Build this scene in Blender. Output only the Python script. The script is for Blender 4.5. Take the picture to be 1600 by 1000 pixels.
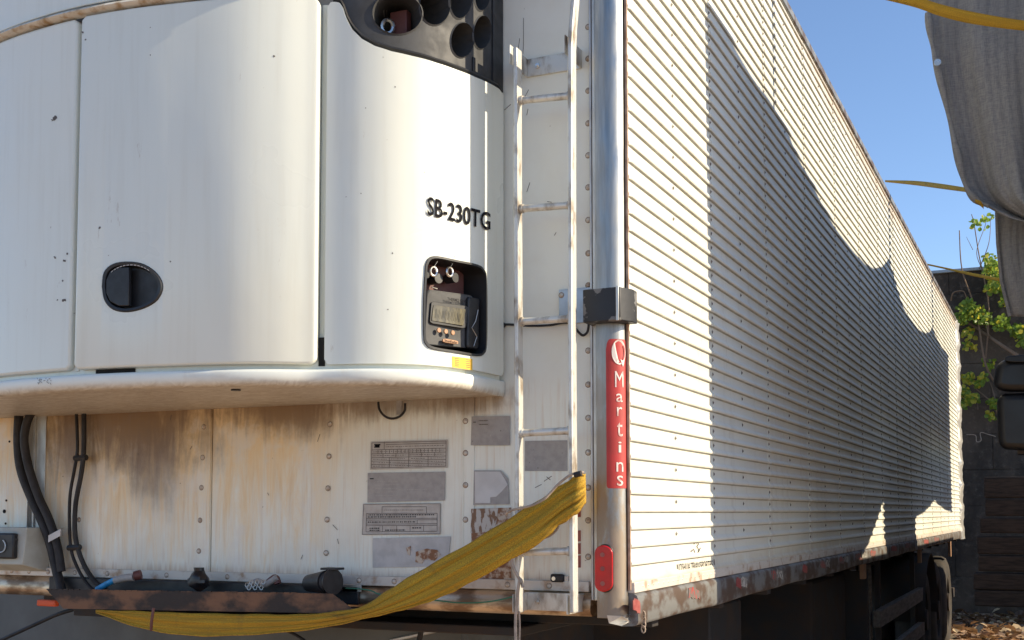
import bpy, bmesh, math, random
from mathutils import Vector, Matrix
R = math.radians
random.seed(7)
for o in list(bpy.data.objects): bpy.data.objects.remove(o)
sc = bpy.context.scene
COL = sc.collection

# ------------------------------------------------------------------ camera
EYE = Vector((0, 0, 1.55)); YAW = R(24.84); PITCH = R(3.64); FPX = 1886.0; PX, PY = 780.0, 680.0
fh = Vector((-math.sin(YAW), math.cos(YAW), 0)); rt = Vector((math.cos(YAW), math.sin(YAW), 0))
fw = fh * math.cos(PITCH) + Vector((0, 0, 1)) * math.sin(PITCH); up = rt.cross(fw)
cam = bpy.data.cameras.new('camera'); camo = bpy.data.objects.new('camera', cam); COL.objects.link(camo)
camo.matrix_world = Matrix.Translation(EYE) @ Matrix((rt, up, -fw)).transposed().to_4x4()
cam.sensor_width = 36; cam.lens = 36 * FPX / 1600; cam.shift_x = (800 - PX) / 1600; cam.shift_y = (PY - 500) / 1600
cam.clip_start = .05; cam.clip_end = 2000
sc.camera = camo

# ------------------------------------------------------------------ light
SUN_AZ = 77.6; SUN_EL = 27.0     # azimuth from +Y towards +X
w = bpy.data.worlds.new('World'); sc.world = w; w.use_nodes = True
nt = w.node_tree; nt.nodes.clear()
sky = nt.nodes.new('ShaderNodeTexSky'); sky.sky_type = 'NISHITA'; sky.sun_disc = False
sky.sun_elevation = R(SUN_EL); sky.sun_rotation = R(SUN_AZ); sky.air_density = .75; sky.dust_density = .3; sky.ozone_density = 2.6
bg = nt.nodes.new('ShaderNodeBackground'); bg.inputs[1].default_value = .135
wo = nt.nodes.new('ShaderNodeOutputWorld')
nt.links.new(sky.outputs[0], bg.inputs[0]); nt.links.new(bg.outputs[0], wo.inputs[0])
sl = bpy.data.lights.new('sun', 'SUN'); sl.energy = 4.4; sl.angle = R(.53); sl.color = (1.0, .84, .60)
so = bpy.data.objects.new('sun', sl); COL.objects.link(so)
SD = Vector((math.sin(R(SUN_AZ)) * math.cos(R(SUN_EL)), math.cos(R(SUN_AZ)) * math.cos(R(SUN_EL)), math.sin(R(SUN_EL))))
so.rotation_euler = SD.to_track_quat('Z', 'Y').to_euler()
sc.view_settings.view_transform = 'Standard'; sc.view_settings.look = 'None'
sc.view_settings.gamma = 1; sc.view_settings.exposure = .78; sc.view_settings.use_curve_mapping = False

# ------------------------------------------------------------------ measuring helpers
def ray(x, y): return (fw + rt * ((x - PX) / FPX) + up * ((PY - y) / FPX))
def onY(x, y, Y): d = ray(x, y); return EYE + d * (Y / d.y)
def onX(x, y, X): d = ray(x, y); return EYE + d * (X / d.x)
def atD(x, y, D): d = ray(x, y); return EYE + d * (D / math.hypot(d.x, d.y))
def sm(t, a, b): t = max(0, min(1, (t - a) / (b - a))); return t * t * (3 - 2 * t)

# ------------------------------------------------------------------ object helpers
def link(o, parent=None):
    COL.objects.link(o)
    if parent: o.parent = parent
    return o
def smooth(me, ang=38):
    for p in me.polygons: p.use_smooth = True
    try: me.set_sharp_from_angle(angle=R(ang))
    except Exception: pass
def mobj(name, verts, faces, mat, parent=None, ang=38, mats=None, fm=None):
    me = bpy.data.meshes.new(name); me.from_pydata([tuple(v) for v in verts], [], faces); me.update()
    bm = bmesh.new(); bm.from_mesh(me); bmesh.ops.recalc_face_normals(bm, faces=bm.faces); bm.to_mesh(me); bm.free()
    for m in (mats or [mat]): me.materials.append(m)
    if fm:
        for p, i in zip(me.polygons, fm): p.material_index = i
    if ang: smooth(me, ang)
    return link(bpy.data.objects.new(name, me), parent)
def share(src, parent, loc=None, name=None, rot=None):
    o = bpy.data.objects.new(name or src.name.split('.')[0], src.data); link(o, parent)
    if loc is not None: o.location = loc
    if rot is not None: o.rotation_euler = rot
    return o
def thing(name, label, cat, group=None, loc=(0, 0, 0)):
    o = bpy.data.objects.new(name, None); link(o); o.location = loc; o.empty_display_size = .1
    o['label'] = label; o['category'] = cat
    if group: o['group'] = group
    return o
def tag(o, label=None, cat=None, group=None, kind=None):
    if label: o['label'] = label
    if cat: o['category'] = cat
    if group: o['group'] = group
    if kind: o['kind'] = kind
    return o
class MB:
    def __init__(s): s.v = []; s.f = []; s.m = []
    def add(s, vs, fs, mi=0):
        n = len(s.v); s.v += [Vector(v) for v in vs]; s.f += [[i + n for i in f] for f in fs]; s.m += [mi] * len(fs)
    def box(s, a, b, mi=0):
        x0, y0, z0 = a; x1, y1, z1 = b
        s.add([(x0,y0,z0),(x1,y0,z0),(x1,y1,z0),(x0,y1,z0),(x0,y0,z1),(x1,y0,z1),(x1,y1,z1),(x0,y1,z1)],
              [(0,3,2,1),(4,5,6,7),(0,1,5,4),(1,2,6,5),(2,3,7,6),(3,0,4,7)], mi)
    def tube(s, pts, r, n=8, mi=0, rs=None):
        pts = [Vector(p) for p in pts]; base = len(s.v); last = None
        for i, p in enumerate(pts):
            t = (pts[min(i + 1, len(pts) - 1)] - pts[max(i - 1, 0)]).normalized()
            a = last if last is not None else (Vector((0, 0, 1)) if abs(t.z) < .9 else Vector((1, 0, 0)))
            u = (a - t * a.dot(t)).normalized(); last = u; v = t.cross(u); rr = rs[i] if rs else r
            for k in range(n):
                an = 2 * math.pi * k / n; s.v.append(p + (u * math.cos(an) + v * math.sin(an)) * rr)
        for i in range(len(pts) - 1):
            for k in range(n):
                a = base + i * n + k; b = base + i * n + (k + 1) % n
                s.f.append([a, b, b + n, a + n]); s.m.append(mi)
        s.f.append([base + k for k in range(n)][::-1]); s.m.append(mi)
        e = base + (len(pts) - 1) * n; s.f.append([e + k for k in range(n)]); s.m.append(mi)
    def build(s, name, mat, parent=None, ang=38, bevel=0, mats=None):
        o = mobj(name, s.v, s.f, mat, parent, ang, mats, s.m if mats else None)
        if bevel: bev(o, bevel)
        return o
def bev(o, wd, seg=2):
    m = o.modifiers.new('bevel', 'BEVEL'); m.width = wd; m.segments = seg; m.limit_method = 'ANGLE'; m.angle_limit = R(40); m.harden_normals = False
def smoothpath(pts, k=6):
    pts = [Vector(p) for p in pts]; out = []
    for i in range(len(pts) - 1):
        p0 = pts[max(i-1, 0)]; p1 = pts[i]; p2 = pts[i+1]; p3 = pts[min(i+2, len(pts)-1)]
        for j in range(k):
            t = j / k
            out.append(.5 * ((2*p1) + (p2-p0)*t + (2*p0-5*p1+4*p2-p3)*t*t + (3*p1-p0-3*p2+p3)*t**3))
    out.append(pts[-1]); return out
def box(name, a, b, mat, parent, bevel=.002):
    m = MB(); m.box(a, b); return m.build(name, mat, parent, bevel=bevel)
def tube(name, pts, r, mat, parent=None, k=6, n=10):
    m = MB(); m.tube(smoothpath(pts, k) if k else pts, r, n); return m.build(name, mat, parent, ang=50)
def cut(o, cutters):
    for c in cutters:
        m = o.modifiers.new('b', 'BOOLEAN'); m.operation = 'DIFFERENCE'; m.object = c; m.solver = 'EXACT'
    bpy.context.view_layer.update()
    dg = bpy.context.evaluated_depsgraph_get()
    me = bpy.data.meshes.new_from_object(o.evaluated_get(dg)); o.modifiers.clear(); old = o.data; o.data = me
    for c in cutters: bpy.data.objects.remove(c)
    smooth(me, 38)

# ------------------------------------------------------------------ materials
def newmat(name):
    m = bpy.data.materials.new(name); m.use_nodes = True; return m, m.node_tree, m.node_tree.nodes['Principled BSDF']
class NB:   # tiny node builder
    def __init__(s, nt): s.t = nt; s.pos = None
    def n(s, typ, **kw):
        nd = s.t.nodes.new(typ)
        for k, v in kw.items(): setattr(nd, k, v)
        return nd
    def P(s):
        if not s.pos: s.pos = s.n('ShaderNodeNewGeometry').outputs['Position']
        return s.pos
    def noise(s, scale, vec=(1, 1, 1), detail=4, rough=.55, off=(0, 0, 0), dist=0):
        mp = s.n('ShaderNodeMapping'); mp.inputs['Scale'].default_value = vec; mp.inputs['Location'].default_value = off
        s.t.links.new(s.P(), mp.inputs[0]); n = s.n('ShaderNodeTexNoise'); n.inputs['Scale'].default_value = scale
        n.inputs['Detail'].default_value = detail; n.inputs['Roughness'].default_value = rough; n.inputs['Distortion'].default_value = dist
        s.t.links.new(mp.outputs[0], n.inputs[0]); return n.outputs[0]
    def ramp(s, v, a, b, ca=0, cb=1):
        r = s.n('ShaderNodeMapRange'); r.interpolation_type = 'SMOOTHSTEP'
        for i, x in zip((1, 2, 3, 4), (a, b, ca, cb)): r.inputs[i].default_value = x
        s.t.links.new(v, r.inputs[0]); return r.outputs[0]
    def math(s, op, a, b=None):
        m = s.n('ShaderNodeMath', operation=op)
        for i, x in enumerate((a, b)):
            if x is None: continue
            if isinstance(x, (int, float)): m.inputs[i].default_value = x
            else: s.t.links.new(x, m.inputs[i])
        return m.outputs[0]
    def mix(s, f, a, b):
        m = s.n('ShaderNodeMix', data_type='RGBA')
        for sock, x in ((m.inputs[0], f), (m.inputs[6], a), (m.inputs[7], b)):
            if isinstance(x, (int, float)): sock.default_value = x
            elif isinstance(x, tuple): sock.default_value = (*x, 1)
            else: s.t.links.new(x, sock)
        return m.outputs[2]
    def xyz(s):
        x = s.n('ShaderNodeSeparateXYZ'); s.t.links.new(s.P(), x.inputs[0]); return x.outputs
    def blob(s, cx, cz, rx, rz, n=None, amt=.5):   # elliptical mask on X,Z distorted by noise
        X, Y, Z = s.xyz()
        dx = s.math('DIVIDE', s.math('SUBTRACT', X, cx), rx); dz = s.math('DIVIDE', s.math('SUBTRACT', Z, cz), rz)
        d = s.math('SQRT', s.math('ADD', s.math('MULTIPLY', dx, dx), s.math('MULTIPLY', dz, dz)))
        if n is not None: d = s.math('ADD', d, s.math('MULTIPLY', s.math('SUBTRACT', n, .5), amt * 2))
        return s.ramp(d, 1.2, .25)
    def bump(s, bs, h, strength, dist=.002):
        b = s.n('ShaderNodeBump'); b.inputs['Strength'].default_value = strength; b.inputs['Distance'].default_value = dist
        s.t.links.new(h, b.inputs['Height']); s.t.links.new(b.outputs[0], bs.inputs['Normal'])
def L(nb, a, b): nb.t.links.new(a, b)
def simple(name, col, rough=.5, metal=0, var=.15, scale=12, bump=0, vec=(1,1,1), col2=None, lo=.35, hi=.7, rvar=.1):
    m, t, bs = newmat(name); nb = NB(t)
    n = nb.noise(scale, vec, 5)
    c2 = col2 or tuple(c * (1 - var) for c in col)
    L(nb, nb.mix(nb.ramp(n, lo, hi), col, c2), bs.inputs['Base Color'])
    L(nb, nb.ramp(n, .3, .7, rough, min(1, rough + rvar)), bs.inputs['Roughness']); bs.inputs['Metallic'].default_value = metal
    if bump: nb.bump(bs, nb.noise(scale * 3, vec, 6), bump)
    return m

M = {}
# gloss white door paint of the cooling unit
m, t, bs = newmat('gloss_white'); nb = NB(t); M['door'] = m
streak = nb.noise(3, (14, 14, .8), 5); fine = nb.noise(40, (1, 1, 1), 5); big = nb.noise(2.2, (1, 1, 1), 4)
c = nb.mix(nb.ramp(streak, .45, .8, 0, .45), (.69, .72, .66), (.61, .62, .545))
c = nb.mix(nb.ramp(big, .5, .75, 0, .35), c, (.66, .66, .575))
scr = nb.noise(26, (1, 1, .25), 7, .75, off=(9, 4, 1)); c = nb.mix(nb.ramp(scr, .64, .70, 0, .5), c, (.45, .40, .33))
spk = nb.noise(55, (1, 1, 1), 2, .4); c = nb.mix(nb.ramp(spk, .80, .82, 0, .7), c, (.22, .18, .14))
L(nb, c, bs.inputs['Base Color']); L(nb, nb.ramp(big, .3, .7, .26, .42), bs.inputs['Roughness'])
nb.bump(bs, nb.noise(5, (1, 1, 1), 2), .12, .01)
bs.inputs['Coat Weight'].default_value = .25; bs.inputs['Coat Roughness'].default_value = .15
# dirty underside / ledge
m, t, bs = newmat('ledge_white'); nb = NB(t); M['ledge'] = m
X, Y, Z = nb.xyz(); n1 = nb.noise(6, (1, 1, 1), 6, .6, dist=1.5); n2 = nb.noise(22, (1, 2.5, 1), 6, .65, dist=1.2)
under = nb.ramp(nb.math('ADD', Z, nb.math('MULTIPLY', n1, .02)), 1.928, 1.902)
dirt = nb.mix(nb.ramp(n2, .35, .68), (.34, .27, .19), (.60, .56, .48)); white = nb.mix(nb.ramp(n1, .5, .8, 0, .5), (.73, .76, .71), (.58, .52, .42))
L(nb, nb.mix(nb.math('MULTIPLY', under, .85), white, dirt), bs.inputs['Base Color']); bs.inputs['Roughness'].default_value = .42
# front wall: white aluminium sheets, stained below the cooling unit
m, t, bs = newmat('front_sheet'); nb = NB(t); M['front'] = m
X, Y, Z = nb.xyz()
st = nb.noise(3, (7, 7, 1.0), 8, .68, dist=.7); st2 = nb.noise(9, (9, 9, .45), 7, .65, off=(3, 1, 2)); blot = nb.noise(7, (1, 1, 1), 7, .65, off=(5, 2, 1)); cl = nb.noise(3.2, (1, 1, 1), 6, .6); sp = nb.noise(38, (1, 1, 1), 3)
base = nb.mix(nb.ramp(cl, .4, .7), (.80, .82, .75), (.74, .74, .66))
left = nb.ramp(nb.math('ADD', X, nb.math('MULTIPLY', cl, .35)), -1.72, -2.15)       # staining starts at the seam and grows to the left
low = nb.ramp(Z, 1.97, 1.90)
a = nb.math('MULTIPLY', nb.math('MULTIPLY', left, low), nb.ramp(nb.math('ADD', st, nb.math('MULTIPLY', nb.math('SUBTRACT', Z, 1.60), .65)), .28, .72))
c = nb.mix(nb.math('MULTIPLY', a, .92), base, (.80, .59, .31))
c = nb.mix(nb.math('MULTIPLY', nb.math('MULTIPLY', low, nb.ramp(st2, .46, .76)), .35), c, (.55, .36, .19))
c = nb.mix(nb.math('MULTIPLY', nb.math('MULTIPLY', left, low), nb.ramp(blot, .5, .62, 0, .45)), c, (.72, .70, .66))
mixn = nb.math('ADD', nb.math('MULTIPLY', st, .6), nb.math('MULTIPLY', blot, .4))
for cx, cz, rx, rz, k in ((-2.95, 1.87, .50, .22, .9), (-2.80, 1.70, .16, .16, .55), (-2.24, 1.89, .30, .12, .85), (-3.2, 1.80, .15, .2, .6), (-1.62, 1.885, .14, .06, .65), (-1.9, 1.895, .4, .06, .7)):
    c = nb.mix(nb.math('MULTIPLY', nb.blob(cx, cz, rx, rz, mixn, 1.25), k), c, (.175, .105, .055))
edge = nb.math('MULTIPLY', nb.ramp(nb.math('ADD', Z, nb.math('MULTIPLY', st2, .09)), 1.43, 1.375), low)
c = nb.mix(nb.math('MULTIPLY', edge, .7), c, (.36, .20, .10))
c = nb.mix(nb.math('MULTIPLY', nb.ramp(sp, .74, .77), .6), c, (.14, .10, .07))
L(nb, c, bs.inputs['Base Color']); L(nb, nb.ramp(cl, .3, .7, .38, .6), bs.inputs['Roughness']); nb.bump(bs, cl, .10, .01)
# side sheets
m, t, bs = newmat('side_sheet'); nb = NB(t); M['side'] = m
X, Y, Z = nb.xyz(); cl = nb.noise(1.3, (1, 1, 1), 5); st = nb.noise(5, (1, 3.5, .35), 6, .6); rs = nb.noise(9, (1, 1, .5), 6, .7)
c = nb.mix(nb.ramp(cl, .4, .7), (.67, .68, .62), (.60, .60, .54)); c = nb.mix(nb.ramp(st, .52, .8, 0, .5), c, (.44, .41, .36))
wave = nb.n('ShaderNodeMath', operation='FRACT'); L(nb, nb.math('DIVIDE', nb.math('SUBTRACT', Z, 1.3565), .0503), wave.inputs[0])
ln = nb.math('MULTIPLY', nb.ramp(wave.outputs[0], .765, .80), nb.ramp(wave.outputs[0], .875, .85))       # shade under every bead, painted in as a dark line
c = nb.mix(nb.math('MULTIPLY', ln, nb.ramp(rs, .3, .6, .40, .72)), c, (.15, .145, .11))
lowd = nb.ramp(nb.math('ADD', Z, nb.math('MULTIPLY', rs, .12)), 1.47, 1.37); c = nb.mix(nb.math('MULTIPLY', lowd, .65), c, (.46, .33, .17))
topd = nb.math('MULTIPLY', nb.ramp(nb.math('ADD', Z, nb.math('MULTIPLY', rs, .5)), 3.95, 4.15), nb.ramp(Y, 4.5, 7)); c = nb.mix(nb.math('MULTIPLY', topd, .5), c, (.45, .28, .15))
L(nb, c, bs.inputs['Base Color']); bs.inputs['Roughness'].default_value = .5; nb.bump(bs, nb.noise(7, (1, 1, 1), 3), .15, .006)
# polished steel corner
m, t, bs = newmat('corner_steel'); nb = NB(t); M['steel'] = m
X, Y, Z = nb.xyz(); g = nb.noise(16, (1, 1, .4), 6, .7); sm_ = nb.noise(60, (2, 2, .15), 4); lo = nb.ramp(nb.math('ADD', Z, nb.math('MULTIPLY', g, .5)), 2.5, 1.75)
c = nb.mix(nb.ramp(sm_, .3, .7), (.33, .345, .355), (.27, .28, .285)); c = nb.mix(nb.math('MULTIPLY', nb.math('MULTIPLY', nb.ramp(g, .36, .56), lo), .9), c, (.27, .215, .16))
L(nb, c, bs.inputs['Base Color']); L(nb, nb.math('ADD', nb.ramp(g, .3, .7, .30, .50), nb.math('MULTIPLY', lo, .08)), bs.inputs['Roughness'])
L(nb, nb.ramp(nb.math('MULTIPLY', lo, nb.ramp(g, .45, .65)), 0, 1, 1, .35), bs.inputs['Metallic']); nb.bump(bs, nb.noise(10, (1, 1, .3), 3), .12, .004)
M['alu'] = simple('worn_aluminium', (.62, .61, .58), .38, .75, .3, 14, .15, (1, 1, .5))
M['ladder'] = simple('ladder_aluminium', (.64, .64, .60), .42, .40, .22, 26, .15, (1, 1, .5), col2=(.30, .25, .19), lo=.46, hi=.70)
M['rail'] = simple('dirty_rail', (.66, .53, .38), .33, .7, .3, 9, .35, (1, 1, 2.5), col2=(.24, .16, .10), lo=.42, hi=.62)
M['siderail'] = simple('side_rail', (.20, .205, .205), .5, .3, .4, 13, .4, (1, .6, 1), col2=(.10, .07, .055), lo=.42, hi=.58)
M['flange'] = simple('flange_strip', (.60, .57, .52), .5, .2, .3, 16, .1, col2=(.38, .25, .16), lo=.5, hi=.72)
M['trim'] = simple('edge_trim', (.55, .56, .57), .4, .5, .2, 20)
M['rust'] = simple('rusty_plate', (.035, .027, .024), .7, .2, .5, 7, .9, (1, 1, 1.6), col2=(.20, .105, .06), lo=.40, hi=.58)
M['black'] = simple('black_plastic', (.018, .019, .022), .42, 0, .4, 30, .1)
M['black2'] = simple('matt_black_void', (.010, .010, .010), .9)
M['grille'] = simple('grille_plastic', (.050, .052, .055), .58, 0, .3, 14, .12, rvar=.2)
M['rubber'] = simple('hose_rubber', (.020, .018, .020), .6, 0, .5, 25, .4)
M['chassis'] = simple('chassis_paint', (.022, .022, .024), .75, 0, .4, 8, .3, col2=(.045, .03, .022))
M['tyre'] = simple('tyre_rubber', (.028, .026, .025), .85, 0, .3, 10, .3, col2=(.055, .045, .036))
M['grey'] = simple('grey_paint', (.125, .135, .135), .6, 0, .2, 3.5, .08, col2=(.095, .10, .098))
M['boxgrey'] = simple('grey_green_paint', (.42, .45, .43), .5, 0, .2, 10, .15, col2=(.34, .34, .30))
M['red'] = simple('red_sticker', (.46, .032, .030), .45, 0, .15, 14, .05, col2=(.36, .035, .03))
M['redlens'] = simple('red_lens', (.50, .012, .015), .15, 0, .2, 30)
M['darkred'] = simple('worn_red_tape', (.24, .05, .05), .5, 0, .3, 30, col2=(.35, .12, .10))
M['tapered'] = simple('tape_red', (.36, .05, .045), .5, 0, .3, 60, col2=(.15, .13, .12), lo=.40, hi=.52)
M['tapewhite'] = simple('tape_white', (.42, .41, .38), .5, 0, .3, 60, col2=(.15, .14, .13), lo=.42, hi=.54)
M['white'] = simple('white_print', (.66, .60, .57), .5, 0, .3, 35, col2=(.52, .33, .30), lo=.5, hi=.62)
M['black_print'] = simple('black_print', (.014, .014, .017), .9); M['black_print'].node_tree.nodes['Principled BSDF'].inputs['Specular IOR Level'].default_value = .1
M['greyprint'] = simple('faded_print', (.12, .10, .09), .6)
M['plate'] = simple('faded_label', (.50, .475, .44), .55, .0, .2, 40, .1, col2=(.42, .385, .35))
M['plate2'] = simple('blank_label', (.36, .345, .335), .55, 0, .15, 50, .1)
M['platew'] = simple('white_paper_label', (.60, .60, .60), .55, 0, .15, 12, .1)
M['residue'] = simple('glue_residue', (.52, .49, .45), .7, 0, .3, 60, .4, (1, 1, .4), col2=(.22, .13, .08), lo=.48, hi=.56)
M['residue2'] = simple('glue_residue_brown', (.52, .45, .37), .7, 0, .3, 50, .4, col2=(.24, .115, .06), lo=.40, hi=.56)
M['yellowlabel'] = simple('yellow_label', (.80, .50, .05), .5, 0, .1)
M['gold'] = simple('display_glass', (.17, .15, .09), .15, 0, .5, 60, 0, (1, 1, .3), col2=(.05, .045, .03))
M['button'] = simple('orange_button', (.40, .22, .12), .45)
M['panelgrey'] = simple('controller_grey', (.062, .064, .068), .6, 0, .3, 18)
M['maroon'] = simple('maroon_plate', (.13, .045, .04), .5, 0, .3)
M['chrome'] = simple('bright_metal', (.75, .73, .70), .22, 1, .2, 30)
M['blue'] = simple('blue_tape', (.03, .30, .62), .4, 0, .4, 30, .3)
M['orange'] = simple('orange_plastic', (.65, .09, .02), .5)
M['bluegrey'] = simple('bare_bracket', (.42, .50, .58), .4, .4, .2, 20)
M['rope'] = simple('rope_fibre', (.42, .34, .27), .9, 0, .3, 50, .3)
M['green'] = simple('green_cord', (.05, .20, .13), .6)
M['ochre'] = simple('weathered_wood', (.048, .030, .019), .85, 0, .4, 6, .5, (1, 8, 8), col2=(.020, .013, .009))
M['guard'] = simple('guard_board', (.16, .135, .115), .8, 0, .3, 6, .4, (8, 1, 8), col2=(.10, .08, .065))
M['truckwhite'] = simple('truck_paint', (.35, .36, .38), .4, 0, .1)
M['bark'] = simple('vine_stem', (.20, .135, .09), .85)
# yellow webbing
m, t, bs = newmat('yellow_webbing'); nb = NB(t); M['yellow'] = m
uvn = nb.n('ShaderNodeUVMap'); uvn.uv_map = 'UVMap'
def uvnoise(sx_, sy_, scale, det=5):
    mp = nb.n('ShaderNodeMapping'); mp.inputs['Scale'].default_value = (sx_, sy_, 1); L(nb, uvn.outputs[0], mp.inputs[0])
    n = nb.n('ShaderNodeTexNoise'); n.inputs['Scale'].default_value = scale; n.inputs['Detail'].default_value = det; n.inputs['Roughness'].default_value = .65; L(nb, mp.outputs[0], n.inputs[0]); return n.outputs[0]
long_ = uvnoise(1.2, 26, 3); thr = uvnoise(70, 130, 3.2, 3); big = uvnoise(5, 3, 1.6)
c = nb.mix(nb.ramp(long_, .34, .66, 0, .6), (.56, .345, .022), (.30, .17, .012)); c = nb.mix(nb.ramp(thr, .46, .58, 0, .55), c, (.17, .10, .012)); c = nb.mix(nb.ramp(big, .54, .72, 0, .65), c, (.13, .085, .03))
L(nb, c, bs.inputs['Base Color']); bs.inputs['Roughness'].default_value = .8; nb.bump(bs, nb.math('ADD', thr, nb.math('MULTIPLY', long_, 2.0)), .7, .004)
# grey shade cloth (woven, lets some light through)
def cloth(name, a, b, trans=.25):
    m, t, bs = newmat(name); nb = NB(t)
    wx = nb.noise(240, (1, 1, .12), 3, .6); wz = nb.noise(240, (.15, .15, 1), 3, .6); big = nb.noise(3, (2, 2, .4), 5)
    c = nb.mix(nb.ramp(nb.math('ADD', nb.math('MULTIPLY', wx, .5), nb.math('MULTIPLY', wz, .5)), .38, .62), a, b)
    c = nb.mix(nb.ramp(big, .4, .7, 0, .35), c, tuple(x * .7 for x in a))
    L(nb, c, bs.inputs['Base Color']); bs.inputs['Roughness'].default_value = .9; nb.bump(bs, wx, .5, .004)
    tr = nb.n('ShaderNodeBsdfTranslucent'); L(nb, c, tr.inputs[0]); mx = nb.n('ShaderNodeMixShader'); mx.inputs[0].default_value = trans
    out = t.nodes['Material Output']; L(nb, bs.outputs[0], mx.inputs[1]); L(nb, tr.outputs[0], mx.inputs[2]); L(nb, mx.outputs[0], out.inputs[0]); return m
M['cloth'] = cloth('grey_shade_cloth', (.29, .295, .31), (.42, .42, .42), .42)
M['cloth_op'] = cloth('grey_tarpaulin', (.42, .41, .37), (.52, .50, .45), .22)
# leaves
def leafmat(name, c1, c2):
    m, t, bs = newmat(name); nb = NB(t); c = nb.mix(nb.ramp(nb.noise(9), .35, .65), c1, c2)
    L(nb, c, bs.inputs['Base Color']); bs.inputs['Roughness'].default_value = .45
    tr = nb.n('ShaderNodeBsdfTranslucent'); L(nb, c, tr.inputs[0]); mx = nb.n('ShaderNodeMixShader'); mx.inputs[0].default_value = .5
    out = t.nodes['Material Output']; L(nb, bs.outputs[0], mx.inputs[1]); L(nb, tr.outputs[0], mx.inputs[2]); L(nb, mx.outputs[0], out.inputs[0]); return m
M['leafg'] = leafmat('leaf_green', (.15, .25, .03), (.26, .36, .05)); M['leafy'] = leafmat('leaf_yellow', (.60, .50, .05), (.42, .44, .05)); M['leafb'] = leafmat('leaf_dry', (.30, .17, .08), (.18, .10, .05))
# ground
m, t, bs = newmat('dirt_ground'); nb = NB(t); M['dirt'] = m
a = nb.noise(1.2, detail=7); b = nb.noise(18, detail=6, rough=.7)
c = nb.mix(nb.ramp(a, .35, .65), (.50, .32, .19), (.56, .38, .24)); c = nb.mix(nb.ramp(b, .45, .7, 0, .5), c, (.22, .15, .10))
L(nb, c, bs.inputs['Base Color']); bs.inputs['Roughness'].default_value = .95; nb.bump(bs, b, .8, .04)
# old concrete wall
m, t, bs = newmat('old_wall'); nb = NB(t); M['wall'] = m
a = nb.noise(1.1, (1, 1, .6), 7, .65); b = nb.noise(9, (1, 1, 1), 7, .7)
c = nb.mix(nb.ramp(a, .38, .66), (.095, .072, .054), (.032, .025, .020)); c = nb.mix(nb.ramp(b, .5, .75, 0, .5), c, (.22, .18, .145))
L(nb, c, bs.inputs['Base Color']); bs.inputs['Roughness'].default_value = .95; nb.bump(bs, b, .8, .03)

# ------------------------------------------------------------------ curved profiles (plan outlines extruded upwards)
class Prof:
    def __init__(s, pts, out=None, k=12):
        p = smoothpath([(x, y, 0) for x, y in pts], k) if k else [Vector((x, y, 0)) for x, y in pts]
        s.p = p; s.s = [0.]
        for a, b in zip(p, p[1:]): s.s.append(s.s[-1] + (b - a).length)
        s.L = s.s[-1]
    def loc(s, t):
        t = max(0, min(s.L, t)); lo, hi = 0, len(s.p) - 2
        while lo < hi:
            m = (lo + hi + 1) // 2
            if s.s[m] <= t: lo = m
            else: hi = m - 1
        f = (t - s.s[lo]) / (s.s[lo + 1] - s.s[lo]); return lo, f
    def nrm(s, t, e=.022):
        i, f = s.loc(t - e); a = s.p[i].lerp(s.p[i+1], f); i, f = s.loc(t + e); b = s.p[i].lerp(s.p[i+1], f)
        d = (b - a).normalized(); return Vector((d.y, -d.x, 0)) * s.sign
    sign = -1
    def at(s, t, z, off=0):
        i, f = s.loc(t); q = s.p[i].lerp(s.p[i+1], f) + s.nrm(t) * off; return Vector((q.x, q.y, z))
    def hit(s, x, y):
        for k in range(9):
            h = s._hit(x + k * s.nudge, y)
            if h: return h
    nudge = .5
    def _hit(s, x, y):
        d = ray(x, y); best = None
        for i in range(len(s.p) - 1):
            a, b = s.p[i], s.p[i+1]; e = b - a
            den = d.x * e.y - d.y * e.x
            if abs(den) < 1e-9: continue
            k = ((a.x - EYE.x) * e.y - (a.y - EYE.y) * e.x) / den; u = ((a.x - EYE.x) * d.y - (a.y - EYE.y) * d.x) / den
            if k > 0 and -1e-6 <= u <= 1 + 1e-6 and (best is None or k < best[0]): best = (k, s.s[i] + u * (b - a).length)
        if best is None: return None
        return best[1], EYE.z + d.z * best[0]
def outline_solid(pr, st, o1, o2, name='cutter', mat=None, parent=None, ang=38):
    n = len(st); v = [pr.at(a, z, o1) for a, z in st] + [pr.at(a, z, o2) for a, z in st]
    f = [list(range(n)), list(range(n, 2 * n))[::-1]] + [[i, (i + 1) % n, n + (i + 1) % n, n + i] for i in range(n)]
    return mobj(name, v, f, mat or M['black'], parent, ang)
def curved_panel(name, pr, s0, s1, zb, zt, out, th, mat, parent, nc=24, bevel=.004, nr=1):
    V = []; F = []; nc = max(2, nc)
    zb = zb if callable(zb) else (lambda s, k=zb: k); zt = zt if callable(zt) else (lambda s, k=zt: k)
    for side, off in enumerate((out, out - th)):
        for i in range(nc + 1):
            s = s0 + (s1 - s0) * i / nc
            for j in range(nr + 1): V.append(pr.at(s, zb(s) + (zt(s) - zb(s)) * j / nr, off))
    W = nr + 1; H = (nc + 1) * W
    for i in range(nc):
        for j in range(nr):
            a = i * W + j; F.append([a, a + W, a + W + 1, a + 1]); F.append([H + a, H + a + 1, H + a + W + 1, H + a + W])
        F.append([i * W, H + i * W, H + (i+1) * W, (i+1) * W]); k = nr; F.append([i*W+k, (i+1)*W+k, H+(i+1)*W+k, H+i*W+k])
    for i in (0, nc):
        for j in range(nr): a = i * W + j; F.append([a, a+1, H+a+1, H+a])
    o = mobj(name, V, F, mat, parent)
    if bevel: bev(o, bevel, 3)
    return o
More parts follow.
